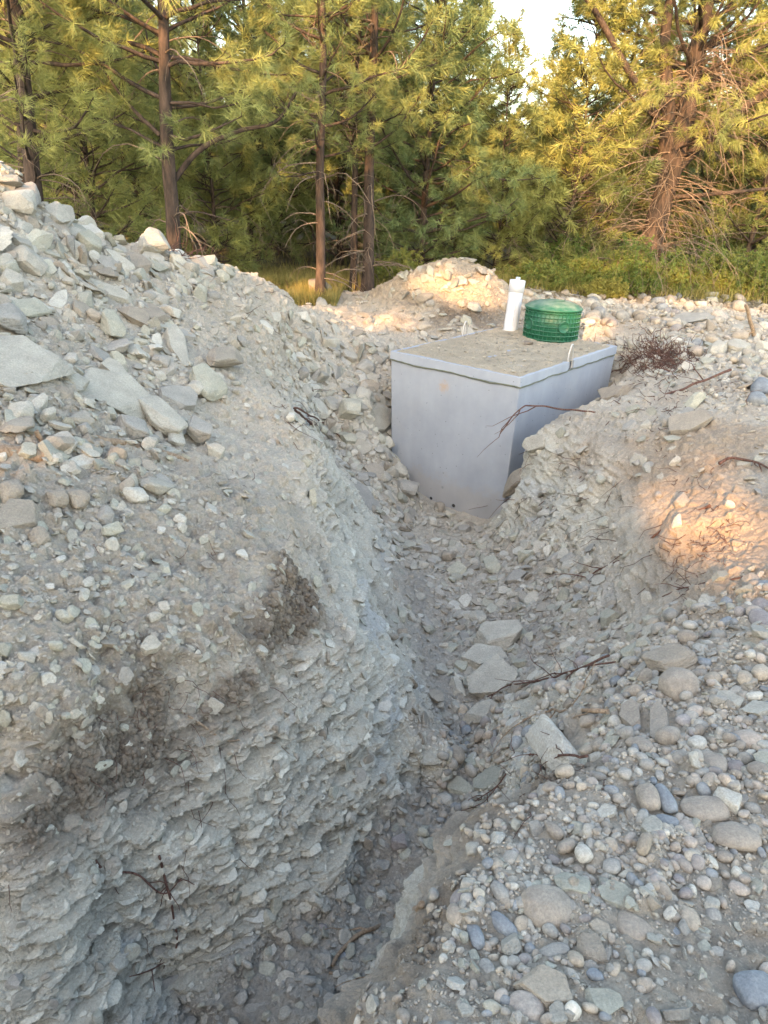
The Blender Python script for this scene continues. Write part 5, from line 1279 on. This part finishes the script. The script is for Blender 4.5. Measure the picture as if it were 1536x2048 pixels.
root('stick', [(1490, 610), (1500, 640), (1506, 672)], .020, .024, M_stick, 'crooked dead stick poking up near the right edge', 'stick', abs_y=[8.7, 8.75, 8.8], seed=15, forks=1)
root('root', [(1440, 935), (1460, 925), (1500, 930), (1536, 945)], .012, .006, M_root, 'grey root above the sunlit earth at the right', 'root', up=.03, seed=17, forks=4)
root('stick', [(75, 862), (88, 885), (97, 915)], .010, .012, M_stick, 'short stick standing up in the sunlit patch', 'stick', abs_y=[2.95, 2.97, 3.0], seed=18, forks=0)
root('branch', [(178, 885), (230, 893), (290, 905), (330, 915), (400, 935)], .022, .012, M_stick, 'dry branch lying along the edge of the sunlit patch', 'branch', up=.02, seed=19, forks=2)
root('log', [(-40, 925), (30, 922), (95, 928)], .035, .03, M_stick, 'weathered log end lying at the left edge in the sunlit patch', 'log', up=.03, seed=20, forks=0)
# hair roots and matted fibres in the soil bands: uncountable
g = np.random.default_rng(31); mb = MB()
def hairs(u, v, ru, rv, n, L, hang):
    for k in range(n):
        uu, vv = u + g.normal() * ru, v + g.normal() * rv
        p = on_ground(uu, vv, .015); q = [p]; d = np.array([g.normal(), g.normal(), g.normal() * .5 - hang]); out = Hn(p[0], p[1], .08)[0]
        l = L * g.uniform(.3, 1.2)
        for j in range(5):
            d = d / np.linalg.norm(d) + g.normal(size=3) * .45 + out * .12 + [0, 0, -.15 * hang]; q.append(q[-1] + d / np.linalg.norm(d) * l / 5)
        tube(mb, q, np.linspace(.0017, .0007, 6) * max(1, np.linalg.norm(p - EYE) / 3), 3, cap=False)
for a in [(300, 1350, 90, 60, 140, .13, 1.2), (430, 1330, 90, 60, 120, .13, 1.2), (300, 1170, 40, 60, 50, .1, 1), (400, 1560, 160, 120, 70, .2, 1.2), (1320, 718, 42, 18, 620, .26, .25), (1250, 760, 50, 30, 70, .25, .5),
          (1360, 800, 50, 30, 90, .22, .8), (1150, 950, 70, 70, 70, .35, 1.5), (1250, 1050, 90, 90, 90, .3, 1.2), (1430, 1110, 40, 60, 120, .2, 1.2), (600, 820, 40, 30, 90, .3, 1), (430, 1100, 120, 80, 60, .12, 1),
          (1090, 1010, 60, 60, 60, .3, 1.4), (1090, 1560, 60, 30, 50, .15, .8), (540, 600, 60, 30, 60, .25, .5), (400, 510, 50, 8, 90, .3, -.3), (1340, 1010, 70, 60, 50, .2, .8)]: hairs(*a)
o = mb.build('rootlets', M_root, None); tag(o, 'matted hair roots hanging out of the cut soil', 'roots', kind='stuff')

for o in scene.objects:
    if o.get('category') and not o.get('kind'): o['kind'] = 'thing'

# crumbs and chips lying on the tank lid
g = np.random.default_rng(55); mb = MB()
for k in range(420):
    a_, b_ = g.uniform(.03, LAB - .03), g.uniform(.03, LBC - .03); V, F = stone(g.choice(['slab', 'block']), 1, int(g.integers(40)))
    r_ = .004 + .012 * g.random() ** 3; mb.add(V * [r_ * 1.3, r_, r_ * .5] + tk(a_, b_, .016 + r_ * .3 + .01 * g.random()), F, np.array([.33, .30, .25]) * g.uniform(.6, 1.2))
o = mb.build('chips', M_shale, None, smooth=False, col=True); tag(o, 'small chips and crumbs scattered on the tank lid', 'gravel', kind='stuff')
